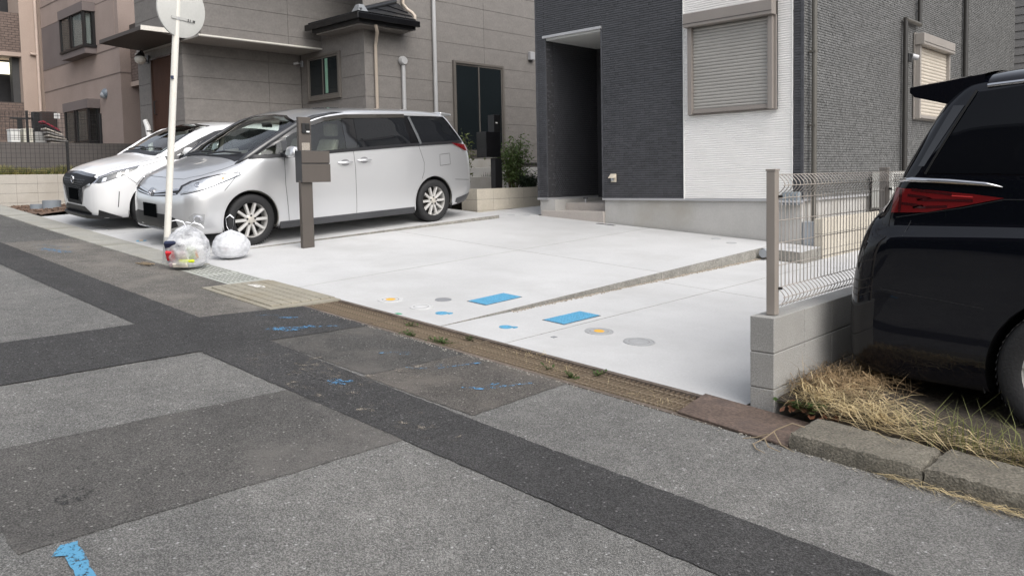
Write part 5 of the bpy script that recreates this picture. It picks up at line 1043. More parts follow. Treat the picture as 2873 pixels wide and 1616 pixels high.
# steel plate bridging the gutter, broken kerb stones
sp = thing('steel_plate', 'flat rusty brown steel plate bridging the gutter beside the block wall', 'steel plate', (-1.98, 3.9, zg(-1.98)))
RUSTD = mat('dark_rust', (.112,.080,.064), .75, .3, 5, .35, 60, .35, 60, stain=(.065,.050,.045), sscale=4)
MB().prism([(-2.30,3.70,zg(-2.30)+.006),(-1.66,3.66,zg(-1.66)+.006),(-1.66,4.06,zg(-1.66)+.006),(-2.36,4.10,zg(-2.36)+.006)], [(-2.30,3.70,zg(-2.30)+.018),(-1.66,3.66,zg(-1.66)+.018),(-1.66,4.06,zg(-1.66)+.018),(-2.36,4.10,zg(-2.36)+.018)]).build('plate', RUSTD, sp, bevel=.003)
KERB = mat('weathered_kerb', (.160,.146,.118), .95, .30, 5, .45, 90, 1.0, 110, stain=(.075,.070,.055), sscale=3.0)
def rough_block(x0, x1, y0, y1, h0, seed, nm, lab, tilt=0.0):
    R_ = random.Random(seed); T = thing(nm, lab, 'kerb', ((x0+x1)/2, (y0+y1)/2, zg((x0+x1)/2)), group='old kerb stones')
    nx, ny, nz = 22, 8, 4; b = MB(); 
    def P(i, j, k):
        x, y, u = x0+(x1-x0)*i/nx, y0+(y1-y0)*j/ny, k/nz; e = 0.006
        e2 = .014 if (k == nz and j in (0,)) or (k == nz and i in (0, nx)) else 0
        return (x+R_.uniform(-e, e)+(e2*R_.uniform(.3,1) if i == 0 else -e2*R_.uniform(.3,1) if i == nx else 0), y+R_.uniform(-e, e)+(e2*R_.uniform(.2,1.2) if j == 0 else 0), zg(x)-.08+(h0+.08+tilt*(x-x0))*u+R_.uniform(-.003, .003)-e2*R_.uniform(.2,.9))
    C = {}
    def vid(i, j, k):
        if (i, j, k) not in C: C[(i, j, k)] = len(b.v); b.v.append(P(i, j, k))
        return C[(i, j, k)]
    for i in range(nx):
        for j in range(ny): b.f.append((vid(i,j,nz), vid(i+1,j,nz), vid(i+1,j+1,nz), vid(i,j+1,nz)))
        for k in range(nz): b.f.append((vid(i,0,k), vid(i+1,0,k), vid(i+1,0,k+1), vid(i,0,k+1))); b.f.append((vid(i,ny,k), vid(i,ny,k+1), vid(i+1,ny,k+1), vid(i+1,ny,k)))
    for j in range(ny):
        for k in range(nz): b.f.append((vid(0,j,k), vid(0,j,k+1), vid(0,j+1,k+1), vid(0,j+1,k))); b.f.append((vid(nx,j,k), vid(nx,j+1,k), vid(nx,j+1,k+1), vid(nx,j,k+1)))
    b.build('stone', KERB, T, smooth=30)
rough_block(-1.655,-1.06,3.665,3.97,.085,3,'kerb_stone','mossy grey kerb stone nearest the steel plate')
rough_block(-1.05,-.40,3.665,3.98,.092,4,'kerb_stone','chipped grey kerb stone at the right edge of the picture')
rough_block(-.39,.9,3.66,3.98,.09,8,'kerb_stone','kerb stone beyond the chipped one under the black minivan')
# broken asphalt crumbs along the gutter
b = MB()
for i in range(520):
    x = random.uniform(-5.8, -1.6) if i < 330 else random.uniform(-1.6, -.3); y = Y_OUT-abs(random.gauss(0, .018))-.004; r = random.uniform(.0012, .0042)
    if i > 330: y -= .02
    b.obox((x, y, zg(x)+.004+r*.3), (r*2.4, r*1.6, r*1.1), Matrix.Rotation(random.uniform(0,3),3,'Z'))
b.build('crumbs', mat('pale_crumbs', (.34,.32,.28), .95, .3, 60), kind='stuff'); props(bpy.data.objects['crumbs'], 'pale broken crumbs along the gutter edge', 'gravel')

# ================================================================== covers set into the drives
def disc_cover(lab, x, y, r, zf, m, h=.004, cap=None, rings=True, group=None, name='drain_cover'):
    T = thing(name, lab, 'drain cover', (x, y, zf(x, y)), group=group)
    sx = (zf(x+.1,y)-zf(x-.1,y))/.2; sy = (zf(x,y+.1)-zf(x,y-.1))/.2; Q = Matrix(((1,0,0),(0,1,0),(sx,sy,1)))
    MB().lathe([(0,.0),(r*.90,.0),(r*.90,-.02)], 36, (x,y,zf(x,y)+h), 'z', Q).build('lid', m, T)
    if rings:
        MB().lathe([(r*.92,-.01),(r*.92,.0005),(r,.0005),(r,-.01)], 36, (x,y,zf(x,y)+h), 'z', Q).build('rim', m, T); MB().lathe([(r*.60,.0008),(r*.64,.0024),(r*.68,.0008)], 30, (x,y,zf(x,y)+h), 'z', Q).build('ring', mat('lid_relief', (.30,.30,.30), .6), T)
    if cap: MB().lathe([(0,.004),(cap[0]*.8,.004),(cap[0],.0012)], 24, (x,y,zf(x,y)+h), 'z', Q).build('centre_cap', cap[1], T)
    return T
LIDG = mat('lid_grey', (.36,.365,.37), .55, .08, 9, .06, 60); LIDD = mat('lid_dark_grey', (.235,.24,.25), .5, .08, 9); LIDW = mat('lid_pale', (.54,.54,.535), .6, .06, 8); YEL = mat('yellow_cap', (.78,.42,.05), .45, .05, 6)
CYAN = mat('cyan_lid', (.095,.32,.50), .5, .2, 90, .2, 120, .5, 130)
disc_cover('round pale cover with yellow centre on the middle drive', -5.71, 4.415, .115, Z_MID, LIDW, cap=(.045,YEL)); disc_cover('round white ringed cover nearest the gutter on the middle drive', -5.30, 4.425, .10, Z_MID, LIDW); disc_cover('plain dark grey disc beside the blue box lid on the middle drive', -5.37, 4.745, .082, Z_MID, LIDD, rings=False)
disc_cover('round grey cover with yellow centre on the right drive', -3.74, 4.90, .112, Z_RIGHT, LIDG, cap=(.042,YEL)); disc_cover('large ringed grey cover nearest the block wall on the right drive', -3.345, 4.865, .118, Z_RIGHT, LIDG)
for i, (x, y) in enumerate(((-5.507,9.877),(-5.163,9.67))): disc_cover(['grey disc by the foundation, nearer the porch', 'grey disc by the foundation, nearer the step edge'][i], x, y, .075, Z_MID, LIDG, rings=False)
for i, (x, y) in enumerate(((-9.345,9.84),(-9.16,10.03))): disc_cover(['grey disc by the porch wall, nearer the minivan slab', 'grey disc by the porch wall, nearer the planter passage'][i], x, y, .07, Z_MID, LIDG, rings=False)
disc_cover('grey disc on the landing beside the downpipe foot', -4.40, 9.86, .085, Z_MID, LIDG, rings=False)
disc_cover('dark round cover on the slab under the nose of the silver minivan', -10.35, 4.32, .11, Z_LEFT, LIDG); disc_cover('round cover on the slab beneath the white hatchback bumper', -12.55, 4.35, .12, Z_LEFT, LIDW); disc_cover('round cover nearer the road beneath the white hatchback', -12.1, 4.22, .10, Z_LEFT, LIDW)
disc_cover('small round blue and orange cover in front of the silver minivan', -10.75, 4.25, .07, Z_LEFT, CYAN, rings=False, cap=(.03,YEL))
def box_lid(lab, x0, x1, y0, y1, zf):
    T = thing('meter_box', lab, 'meter cover', ((x0+x1)/2, (y0+y1)/2, zf((x0+x1)/2,(y0+y1)/2)), group='blue water meter covers')
    plate_on(x0-.010,x1+.010,y0-.010,y1+.010,.0025,.03,mat('lid_frame', (.05,.055,.065), .5),'frame',T,zf); plate_on(x0,x1,y0,y1,.007,.01,CYAN,'lid',T,zf,bevel=.003)
    b = MB()
    for i in range(12):
        for j in range(24):
            x = x0+.012+i*(x1-x0-.024)/11; y = y0+.012+j*(y1-y0-.024)/23; z = zf(x, y)+.007; b.add([(x-.006,y-.006,z),(x+.006,y-.006,z),(x+.006,y+.006,z),(x-.006,y+.006,z),(x,y,z+.003)], [(0,1,4),(1,2,4),(2,3,4),(3,0,4)])
    b.build('studs', CYAN, T, kind='stuff'); return T
box_lid('blue rectangular meter lid on the middle drive', -5.165, -4.945, 4.86, 5.31, Z_MID); box_lid('blue rectangular meter lid on the right drive', -4.285, -4.075, 4.875, 5.345, Z_RIGHT)
def stop_cock(lab, x, y, zf):
    T = disc_cover(lab, x, y, .058, zf, CYAN, rings=False, group='small blue stopcock covers', name='stopcock_cover'); plate_on(x+.035,x+.075,y+.02,y+.06,.0055,.01,CYAN,'hinge_tab',T,zf); return T
stop_cock('small round blue stopcock cover on the middle drive', -5.0, 4.395, Z_MID); stop_cock('small round blue stopcock cover on the right drive', -4.325, 4.465, Z_RIGHT)
T = thing('drain_slot', 'short dark slot drain on the drive below the porch step', 'drain', (-7.49, 10.02, Z_MID(-7.49,10.02))); plate_on(-7.66,-7.32,9.985,10.05,.004,.02,M_blackgloss,'slot_cover',T,Z_MID)
T = thing('survey_marker', 'tiny grey square survey marker on the right drive', 'marker', (-3.86,4.5,Z_RIGHT(-3.86,4.5))); plate_on(-3.88,-3.845,4.485,4.525,.003,.01,LIDD,'plate',T,Z_RIGHT)
T = thing('survey_marker', 'small green marker on the drive edge by the grate', 'marker', (-5.24,4.13,Z_MID(-5.24,4.13))); plate_on(-5.27,-5.215,4.115,4.15,.004,.01,mat('green_tag', (.08,.30,.18), .5),'plate',T,Z_MID)
T = thing('pipe_stub', 'blue-grey pipe stub at the back corner of the drive step', 'pipe', (-4.67,9.48,Z_RIGHT(-4.67,9.48))); MB().cyl((-4.60,9.42,Z_RIGHT(-4.6,9.42)+.09),(-4.60,9.545,Z_RIGHT(-4.6,9.42)+.09), .055, 16).build('stub', M_grey, T)

# ================================================================== right: block wall, mesh fence, air conditioner, retaining wall
BLOCK = mat('block_concrete', (.315,.310,.295), .93, .09, 3, .22, 130, .12, 140, stain=(.275,.268,.25), sscale=2)
BLOCKP = mat('pale_block', (.47,.43,.36), .9, .07, 2, .08, 60, .2, 80, stain=(.40,.36,.29), sscale=1.3)
def block_wall(lab, axis, plane, t, u0, u1, ztop, rows, ch, m, bl=.4, mgap=.006, zend=None, phase=.0, name='block_wall', mortar=None):
    """thickness runs from plane to plane+t; axis 'x': wall of constant x running along y"""
    loc = (plane+t/2, (u0+u1)/2, ztop-rows*ch) if axis == 'x' else ((u0+u1)/2, plane+t/2, ztop-rows*ch); T = thing(name, lab, 'wall', loc)
    mg = mortar or mat('mortar', (.20,.195,.185), .95)
    lo, hi = sorted((plane, plane+t)); e = .004
    if axis == 'x': MB().box(lo+e, hi-e, u0+e, u1-e, ztop-rows*ch, ztop-.003).build('mortar', mg, T)
    else: MB().box(u0+e, u1-e, lo+e, hi-e, ztop-rows*ch, ztop-.003).build('mortar', mg, T)
    for r in range(rows):
        zt = ztop-r*ch; zb = zt-ch+mgap; u = u0-phase
        while u < u1-.01:
            a, c = max(u, u0), min(u+bl-mgap*.5, u1); u += bl
            if c-a < .02: continue
            b = MB(); b.box(lo, hi, a, c, zb, zt) if axis == 'x' else b.box(a, c, lo, hi, zb, zt); b.build('block', m, T, bevel=.004)
    return T
block_wall('grey concrete block wall end carrying the mesh fence', 'x', -2.083, .14, 4.11, 16, .655, 4, .2, BLOCK)
def mesh_fence(lab, X, y0, y1, z0, h, posts, m, pitch, r, post_w, off=.0, wires=(.0,), name='mesh_fence', bend=True, post_m=None, npitch=None):
    T = thing(name, lab, 'fence', (X, (y0+y1)/2, z0)); w0 = None; n = int((y1-y0)/pitch)
    zs = [z0+.06, z0+.10, z0+.15] + [z0+.15+(h-.30)*k/4 for k in (1,2,3)] + [z0+h-.15, z0+h-.08, z0+h-.02]
    def xo(z):
        if not bend: return 0
        for c in (z0+.095, z0+h-.075):
            d = abs(z-c)
            if d < .055: return .045*math.cos(d/.055*math.pi/2)
        return 0
    prof = [z0+.04, z0+.06, z0+.078, z0+.095, z0+.112, z0+.13, z0+.15, z0+h-.13, z0+h-.112, z0+h-.092, z0+h-.075, z0+h-.058, z0+h-.038, z0+h-.02]
    for k in range(n):
        y = y0+k*pitch
        if w0 is None: w0 = MB().tube([(X+off+xo(z), y, z) for z in prof], r, 4).build('wire', m, T, smooth=50)
        else: c = like(w0, T); c.location = (0, k*pitch, 0)
    for z in zs: MB().tube([(X+off+xo(z)+r, y0-.02, z), (X+off+xo(z)+r, y1, z)], r*1.05, 5).build('rail_wire', m, T)
    for y in posts:
        p = MB().box(X-post_w/2, X+post_w/2, y-post_w/2, y+post_w/2, z0+.002, z0+h).build('post', post_m or m, T, bevel=.004)
        MB().box(X-post_w/2-.002, X+post_w/2+.002, y-post_w/2-.002, y+post_w/2+.002, z0+h, z0+h+.012).build('post_cap', post_m or m, p)
        for z in (z0+.15, z0+h-.14): MB().cyl((X+post_w/2, y+.02, z), (X+post_w/2+.02, y+.02, z), .008, 6).build('bolt', M_black, p)
    return T
FENCE = mat('fence_taupe', (.36,.325,.29), .5, .05, 5, .0)
mesh_fence('grey-brown wire mesh fence on the block wall beside the black minivan', -1.995, 4.235, 9.6, .656, .80, (4.203, 5.965, 7.72, 9.48), FENCE, .05, .0027, .052, off=.012, post_m=mat('fence_post_taupe', (.27,.24,.212), .5, .05, 5, 0))
# pale retaining blocks by the house corner
block_wall('pale beige retaining block wall beside the tiled house foundation', 'x', -4.15, -.12, 10.17, 18, .84, 4, .2, BLOCKP, bl=.4)
T = thing('air_conditioner', 'grey-white outdoor air conditioner unit behind the mesh fence', 'air conditioner', (-4.1, 12.9, .84))
MB().box(-4.36, -4.06, 12.5, 13.25, .88, 1.42).build('case', mat('ac_white', (.55,.55,.52), .5), T, bevel=.01)
for k in range(14): MB().box(-4.07, -4.045, 12.54, 13.1, .93+k*.034, .942+k*.034).build('louvre', mat('ac_dark', (.08,.08,.08), .5), T)
for y in (12.6, 13.1): MB().box(-4.33, -4.1, y, y+.06, .84, .88).build('foot', M_black, T)
T = thing('water_meter_box', 'small grey gas valve cluster on the wall corner behind the mesh fence', 'valve', (-4.55, 10.1, 1.0)); MB().box(-4.66, -4.42, 10.06, 10.16, 1.02, 1.19).build('valve_body', mat('blue_grey_valve', (.22,.25,.27), .45), T, bevel=.02)
for k in range(5): MB().cyl((-4.64+k*.05,10.05,1.02),(-4.64+k*.05,10.05,1.08), .012, 8).build('pipe', M_flash, T)
MB().tube([(-4.70,10.05,1.06),(-4.36,10.05,1.06)], .014, 8).build('pipe', M_flash, T)

# ================================================================== pole with sign back
b0 = Vector((-8.822, 3.742, zg(-8.822))); lean = Vector((.725,.688,0))*(.262/2.9)
def onpole(h): return b0 + lean*h + Vector((0,0,h))
T = thing('sign_pole', 'leaning white pole with the back of a round sign', 'sign', tuple(b0))
PW = mat('white_pole', (.70,.68,.62), .5, .06, 3, .04, 60, stain=(.55,.50,.40), sscale=3)
MB().tube([onpole(-.1), onpole(.4), onpole(1.6), onpole(3.6)], .036, 16).build('pole', PW, T, smooth=50)
MB().tube([onpole(-.02), onpole(.30)], .0385, 16).build('foot_sleeve', mat('grey_sleeve', (.42,.42,.40), .6, .1), T, smooth=50)
n = Vector((-.975,-.22,.04)).normalized(); up = (Vector((0,0,1))+lean).normalized(); sc = onpole(2.76) + n*.045 + Vector((.72,.69,0))*.085; si = n.cross(up).normalized(); q = Matrix((si, n.cross(si) if False else up, n)).transposed()
MB().lathe([(0,0),(.29,.0),(.30,.004),(.30,.022),(.29,.024),(0,.024)], 48, sc, 'z', q).build('sign_disc', mat('sign_back', (.50,.50,.475), .55, .05, 3, .03, 40), T, smooth=35)
for h in (-.10, .16):
    MB().obox(sc+up*h-n*.006, (.26,.028,.010), q).build('sign_rail', mat('rail_grey', (.46,.46,.44), .5), T); MB().lathe([(.039,-.014),(.041,-.014),(.041,.014),(.039,.014)], 20, onpole(2.76+h), 'z', Matrix((n.cross(up).cross(up).normalized(), n.cross(up).normalized(), up)).transposed()).build('clamp', M_flash, T)
for k, (dx, w_) in enumerate(((-.075,.012),(-.10,.008),(-.14,.010),(-.156,.010))): MB().obox(sc+si*(-dx)-up*.105-n*.0125, (w_,.030,.002), q).build('sticker', M_black, T)
MB().obox(onpole(2.03)+Vector((.026,-.028,0)), (.028,.028,.035), Matrix.Rotation(.75,3,'Z')).build('tape', mat('navy_tape', (.04,.05,.09), .5), T)

# ================================================================== letterbox and intercom post
BRZ = mat('bronze_post', (.078,.066,.057), .5, .05, 4, .02, 60); zc = Z_MID(-8.78,5.58)
T = thing('letterbox_post', 'brown intercom post with a letterbox in front of the silver minivan', 'letterbox', (-8.80, 5.55, zc))
rz = Matrix.Rotation(math.radians(90), 3, 'Z')
def lb(c, s_, nm, m, bev=.004, par=None): return MB().obox(Vector((-8.80,5.545,0))+rz @ Vector((c[0],c[1],0))+Vector((0,0,c[2])), s_, rz).build(nm, m, par or T, bevel=bev)
lb((-.03,-.015,zc+.42), (.165,.06,.85), 'post_foot', BRZ); lb((-.018,.0,1.85), (.172,.05,.81), 'post_panel', BRZ)
lb((.088,.0,1.64), (.40,.15,.395), 'letterbox_body', mat('letterbox_shaded', (.03,.031,.034), .45)); lb((.088,-.082,1.757), (.405,.016,.150), 'letterbox_flap', BRZ); lb((.090,-.082,1.555), (.412,.016,.228), 'letterbox_door', BRZ)  # body coloured darker than its front, shade of the side painted in
ic = lb((-.01,-.030,2.115), (.11,.03,.125), 'intercom', M_black, .006); lb((.008,-.047,2.13), (.06,.004,.06), 'intercom_screen', M_blackgloss, 0, ic); lb((.012,-.047,2.072), (.045,.004,.018), 'intercom_button', M_white, 0, ic)
lb((-.012,-.022,1.888), (.112,.006,.095), 'name_paper', mat('kraft_paper', (.40,.36,.31), .8), 0)

# ================================================================== rubbish bags
def bag_material(name, clear):
    m, n, l, out = nt(name); co = coords(n); t = n.new('ShaderNodeBsdfTransparent'); t.inputs[0].default_value = (.97,.97,.98,1); d = n.new('ShaderNodeBsdfTranslucent'); d.inputs[0].default_value = (.86,.87,.89,1); p = n.new('ShaderNodeBsdfPrincipled'); p.inputs['Base Color'].default_value = (.82,.83,.85,1); p.inputs['Roughness'].default_value = .32; p.inputs['Specular IOR Level'].default_value = .45
    f = ramp(n, l, noise(n, l, co, 7, 5, .6, (1,1,1.6)), .35, .62, (clear[0],)*3, (clear[1],)*3)
    a = n.new('ShaderNodeMixShader'); a.inputs[0].default_value = .4; l.new(p.outputs[0], a.inputs[1]); l.new(d.outputs[0], a.inputs[2])
    b = n.new('ShaderNodeMixShader'); l.new(f, b.inputs[0]); l.new(t.outputs[0], b.inputs[1]); l.new(a.outputs[0], b.inputs[2]); l.new(b.outputs[0], out.inputs[0])
    l.new(bump(n, l, noise(n, l, co, 9, 5, .65, (1,1,.6)), .8, .035), p.inputs['Normal']); return m
from mathutils import noise as mnoise
def bag(lab, c, rx, ry, h, clear, loops, seed, items):
    R_ = random.Random(seed); x, y, z = c; T = thing('rubbish_bag', lab, 'rubbish bag', c, group='rubbish bags by the pole'); nu, nv = 96, 60; off = R_.uniform(0, 50)
    prof = [(0,0.0),(.55,.01),(.86,.10),(.98,.28),(1.0,.45),(.93,.62),(.72,.80),(.42,.92),(.17,.985),(.09,1.0),(.10,1.03)]
    tt = np.linspace(0, 1, len(prof)); 
    def S(u, v):
        r = float(np.interp(v, tt, [p[0] for p in prof])); zz = float(np.interp(v, tt, [p[1] for p in prof])); a = u*2*math.pi
        d = Vector((math.cos(a), math.sin(a), zz*1.6)); k = mnoise.noise(d*1.6+Vector((off,0,0)))*.12 + (1-abs(mnoise.noise(d*3.2+Vector((0,off,0)))*2))*.05
        pleat = .05*math.sin(a*17+3*zz)*max(0, zz-.55)*2
        w_ = r*(1+k+pleat); return (x+rx*w_*math.cos(a), y+ry*w_*math.sin(a), z+.004+h*max(0.0, zz+(k*.25 if zz > .05 else 0)))
    MB().grid(S, nu, nv).build('bag_skin', bag_material('bag_film_%d' % seed, clear), T, smooth='all', weld=.0005)
    for L in loops:
        pts = [Vector((x, y, z+h))+Vector(p) for p in L]; b = MB()
        side = Vector((.69,-.72,0)); V = []
        for i, p in enumerate(pts): ww = .007+.006*math.sin(i/(len(pts)-1)*math.pi); V += [p-side*ww*.4+Vector((0,0,ww*.5)), p+side*ww*.4-Vector((0,0,ww*.5))]
        b.add(V, [(2*i, 2*i+1, 2*i+3, 2*i+2) for i in range(len(pts)-1)]); b.build('tie_handle', mat('bag_white', (.78,.79,.81), .3), T, smooth='all')
    for (dx, dy, dz, sx, sy, sz, rot, col, nm) in items:
        MB().obox((x+dx, y+dy, z+dz), (sx, sy, sz), Matrix.Rotation(rot, 3, 'Z') @ Matrix.Rotation(rot*.7, 3, 'X')).build(nm, mat('litter_%s' % nm, col, .5, .1, 12), T, bevel=.01)
    return T
V_ = Vector((.69,-.72,0)); Rr = Vector((.72,.69,0))     # towards the camera / to its right
def it(r_, t_, z_, *rest): p = Rr*r_+V_*t_; return (p.x, p.y, z_, *rest)
bag('clear rubbish bag with coloured packaging showing, against the pole', (-8.40, 3.80, zg(-8.4)+.012), .218, .218, .44, (.15,.9),
    [[(0,0,-.02),(-.03,-.02,.05),(-.10,-.06,.07),(-.14,-.10,.06)], [(0,0,-.02),(.05,.05,.04),(.11,.10,.02),(.13,.13,-.02)], [(0,0,-.01),(.02,-.02,.05),(.06,.02,.04)]], 1,
    [it(-.10,.165,.25,.14,.05,.10,.75,(.012,.018,.05),'dark_box'), it(-.12,.16,.145,.085,.04,.12,.9,(.55,.02,.03),'red_packet'), it(.05,.165,.085,.16,.03,.03,.8,(.62,.72,.02),'yellow_wrapper'), it(.09,.13,.17,.10,.06,.12,.5,(.40,.46,.30),'green_carton'), it(.13,.12,.15,.03,.05,.10,.6,(.5,.25,.10),'orange_strip'), it(-.02,.15,.05,.16,.06,.05,.7,(.62,.58,.50),'cream_paper'), it(-.01,.14,.15,.10,.05,.08,.8,(.55,.45,.45),'pink_paper'), it(-.1,.12,.05,.10,.05,.05,.6,(.5,.4,.42),'mauve_paper'), it(0,0,.16,.24,.24,.26,.3,(.62,.62,.62),'white_paper')])
bag('tied opaque white rubbish bag by the minivan front wheel', (-8.72, 4.46, Z_MID(-8.72,4.46)+.006), .195, .205, .31, (.55,.98),
    [[(-.01,0,-.02),(-.03,-.03,.06),(-.035,-.035,.15),(0,0,.19),(.035,.03,.15),(.025,.02,.06),(.01,0,-.02)]], 2, [it(.0,.12,.10,.09,.03,.06,.8,(.50,.32,.30),'pink_paper'), it(0,0,.12,.22,.22,.2,.2,(.66,.66,.67),'white_paper')])
# rotten board end lying at the pole foot
T = thing('rotten_board', 'splintered scrap of board at the pole foot', 'board', (-8.82,3.6,zg(-8.82))); b = MB()
for k in range(9): a = random.uniform(-.06, .06); MB().obox((-8.86+random.uniform(-.1,.08), 3.50+k*.012, zg(-8.86)+.018), (random.uniform(.14,.30), .010, .008), Matrix.Rotation(-.1+a, 3, 'Z')).build('splinter', mat('rotten_wood', (.26,.20,.13), .9, .2, 10), T)

# ================================================================== planter, shrub, black letterbox post
PW1 = block_wall('pale block planter wall beside the porch', 'x', -10.0, -.12, 9.68, 12.6, 1.262, 3, .19, BLOCKP, bl=.4, name='planter_wall')
block_wall('short pale block return of the planter behind the minivan', 'y', 9.68, .12, -10.40, -10.122, 1.2615, 3, .19, BLOCKP, bl=.4, name='planter_wall')
MB().slab([(-12.6,9.9),(-10.12,9.9),(-10.12,13),(-12.6,13)], lambda x, y: 1.20, 0, 1.0).build('planter_soil', M_soilbed, kind='structure')
T = thing('black_letterbox', 'black letterbox on a black post beside the green shrub', 'letterbox', (-10.55,10.73,1.2))
MB().box(-10.62,-10.5,10.65,10.83,1.2,1.82).build('post', M_black, T, bevel=.004); MB().box(-10.75,-10.49,10.42,10.80,1.83,2.30).build('box', M_blackgloss, T, bevel=.008); MB().box(-10.66,-10.50,10.64,10.82,2.30,2.62).build('post_head', M_black, T, bevel=.004); MB().box(-10.495,-10.488,10.68,10.72,2.46,2.48).build('name_plate', M_white, T)
LEAF = {}
def leaf_mat(name, col, tr=.35):
    if name in MATS: return MATS[name]
    m, n, l, out = nt(name); co = coords(n); oi = noise(n, l, co, 9, 3); c = np.array(col)
    a = ramp(n, l, oi, .25, .75, c*.45, np.clip(c*1.5, 0, 1)); d = n.new('ShaderNodeBsdfPrincipled'); t = n.new('ShaderNodeBsdfTranslucent'); x = n.new('ShaderNodeMixShader'); l.new(a, d.inputs['Base Color']); l.new(a, t.inputs[0]); d.inputs['Roughness'].default_value = .45; x.inputs[0].default_value = tr; l.new(d.outputs[0], x.inputs[1]); l.new(t.outputs[0], x.inputs[2]); l.new(x.outputs[0], out.inputs[0]); MATS[name] = m; return m
def leaves(b, p, n, spread, L, W, R_):
    for _ in range(n):
        c = p + Vector((R_.gauss(0, spread), R_.gauss(0, spread), R_.gauss(0, spread*.8))); d = Vector((R_.uniform(-1,1), R_.uniform(-1,1), R_.uniform(-.8,.35))).normalized(); s = d.cross(Vector((R_.uniform(-1,1), R_.uniform(-1,1), 1))).normalized(); k = R_.uniform(.7, 1.25); up_ = d.cross(s)
        b.add([c, c+d*L*k*.45+s*W*k, c+d*L*k+up_*L*.12, c+d*L*k*.45-s*W*k], [(0,1,2,3)])
def shrub(lab, c, h, r, nst, nl, m, seed, L=.07, W=.013, name='shrub'):
    R_ = random.Random(seed); T = thing(name, lab, 'shrub', c); st_ = MB(); fo = MB(); c = Vector(c)
    for k in range(nst):
        a = R_.uniform(0, 6.28); top = Vector((math.cos(a)*r*R_.uniform(.2,1), math.sin(a)*r*R_.uniform(.2,1), h*R_.uniform(.55,1))); base = c+Vector((top.x*.25, top.y*.25, 0)); P = [base, base+Vector((top.x*.2, top.y*.2, top.z*.5)), c+top]; st_.tube(P, [.009,.007,.003], 5)
        for q in range(11):
            u = .28+.72*q/10; p = P[0].lerp(P[1], u*2) if u < .5 else P[1].lerp(P[2], u*2-1); leaves(fo, p, int(nl*(.5+R_.random())), r*.24, L, W, R_)
    st_.build('stem', mat('shrub_stem', (.12,.09,.05), .8), T); fo.build('foliage', m, T, kind='stuff'); return T
LG = leaf_mat('shrub_leaf', (.125,.185,.060))
shrub('leafy green shrub in the planter beside the porch', (-10.62,11.28,1.2), 1.22, .40, 17, 17, LG, 3)
shrub('low dark green plant at the foot of the shrub', (-10.4,11.45,1.2), .34, .22, 12, 10, leaf_mat('dark_leaf', (.035,.055,.030)), 6, .10, .010, 'low_plant')
shrub('sprig of yellow-green leaves rising behind the minivan tail', (-11.9,11.12,1.2), 1.30, .28, 6, 6, leaf_mat('sprig_leaf', (.13,.16,.045)), 8, .10, .016, 'sprig')
# row of little sprouts on the terrace
T = thing('seedling_row', 'row of tiny dark sprouts along the terrace edge', 'plants', (-12.7,13,1.48)); b = MB(); R_ = random.Random(4)
for k in range(60): y = 12.4+k*.022; hh = R_.uniform(.03,.15); b.add([(-12.66,y,1.48),(-12.66,y+.012,1.48),(-12.66+R_.uniform(-.02,.02),y+R_.uniform(-.02,.03),1.48+hh)], [(0,1,2)])
b.build('sprouts', leaf_mat('sprout_leaf', (.03,.04,.025)), T, kind='stuff')

# ================================================================== left: soil, pipes, block wall, fences, clutter
SOIL = mat('bare_soil', (.125,.082,.058), .95, .4, 7, .3, 40, 1.0, 25)
def soilz(x, y): return 1.04+.0*(x+16)+.05*mnoise.noise(Vector((x*2.1,y*2.1,0)))+.03*mnoise.noise(Vector((x*7,y*7,3)))
MB().slab([(-19.2,4.12),(-14.36,4.12),(-14.36,9),(-19.2,9)], soilz, 0, .12).build('soil', SOIL, kind='structure', smooth='all', weld=True)
b = MB(); R_ = random.Random(9)
for k in range(500): x, y = R_.uniform(-19,-14.4), R_.uniform(4.2,6.5); r = R_.uniform(.01,.04); b.obox((x,y,soilz(x,y)+r*.3), (r*2,r*1.5,r), Matrix.Rotation(R_.uniform(0,3),3,'Z') @ Matrix.Rotation(R_.uniform(0,1),3,'X'))
b.build('soil_clods', SOIL, kind='stuff'); props(bpy.data.objects['soil_clods'], 'loose clods on the bare soil left of the hatchback', 'soil')
for i, (x, y, r, hh) in enumerate(((-15.9,4.75,.15,.17),(-15.3,5.25,.14,.2),(-16.4,4.66,.12,.1))):
    T = thing('drain_pipe', ['blue-grey pipe stub nearest the road in the bare soil', 'blue-grey pipe stub half hidden by the hatchback lip', 'low buried pipe stub left of the blue-grey ones'][i], 'pipe', (x,y,1.04)); z = 1.04
    MB().lathe([(r-.012,-.05),(r-.012,hh),(r,hh),(r,-.05)], 28, (x,y,z)).build('pipe_ring', mat('bluegrey_pvc', (.20,.225,.25), .5), T, smooth=40); MB().lathe([(0,hh-.02),(r-.013,hh-.02)], 24, (x,y,z)).build('pipe_cap', LIDD, T)
block_wall('long pale block wall left of the white hatchback', 'x', -19.2, -.15, 4.0, 13, 1.722, 4, .2, mat('pale_wall_block', (.44,.415,.37), .9, .08, 2, .06, 60, .15, 80, stain=(.37,.34,.295), sscale=1.2), bl=.4, phase=.12)
mesh_fence('low black wire fence on the pale block wall', -19.27, 4.4, 8.6, 1.725, .70, (6.13, 8.1, 4.3), mat('black_fence', (.012,.012,.013), .5), .09, .004, .05, off=.03, bend=False)
mesh_fence('high black wire fence in front of the beige block', -21.1, 5.0, 7.4, 2.50, .72, (5.88, 7.5), MATS['black_fence'], .085, .0045, .05, off=.03, bend=False)
GRASS = leaf_mat('verge_grass', (.36,.32,.12)); GRASS2 = leaf_mat('green_grass', (.10,.14,.04))
b = MB(); b2 = MB(); R_ = random.Random(21)
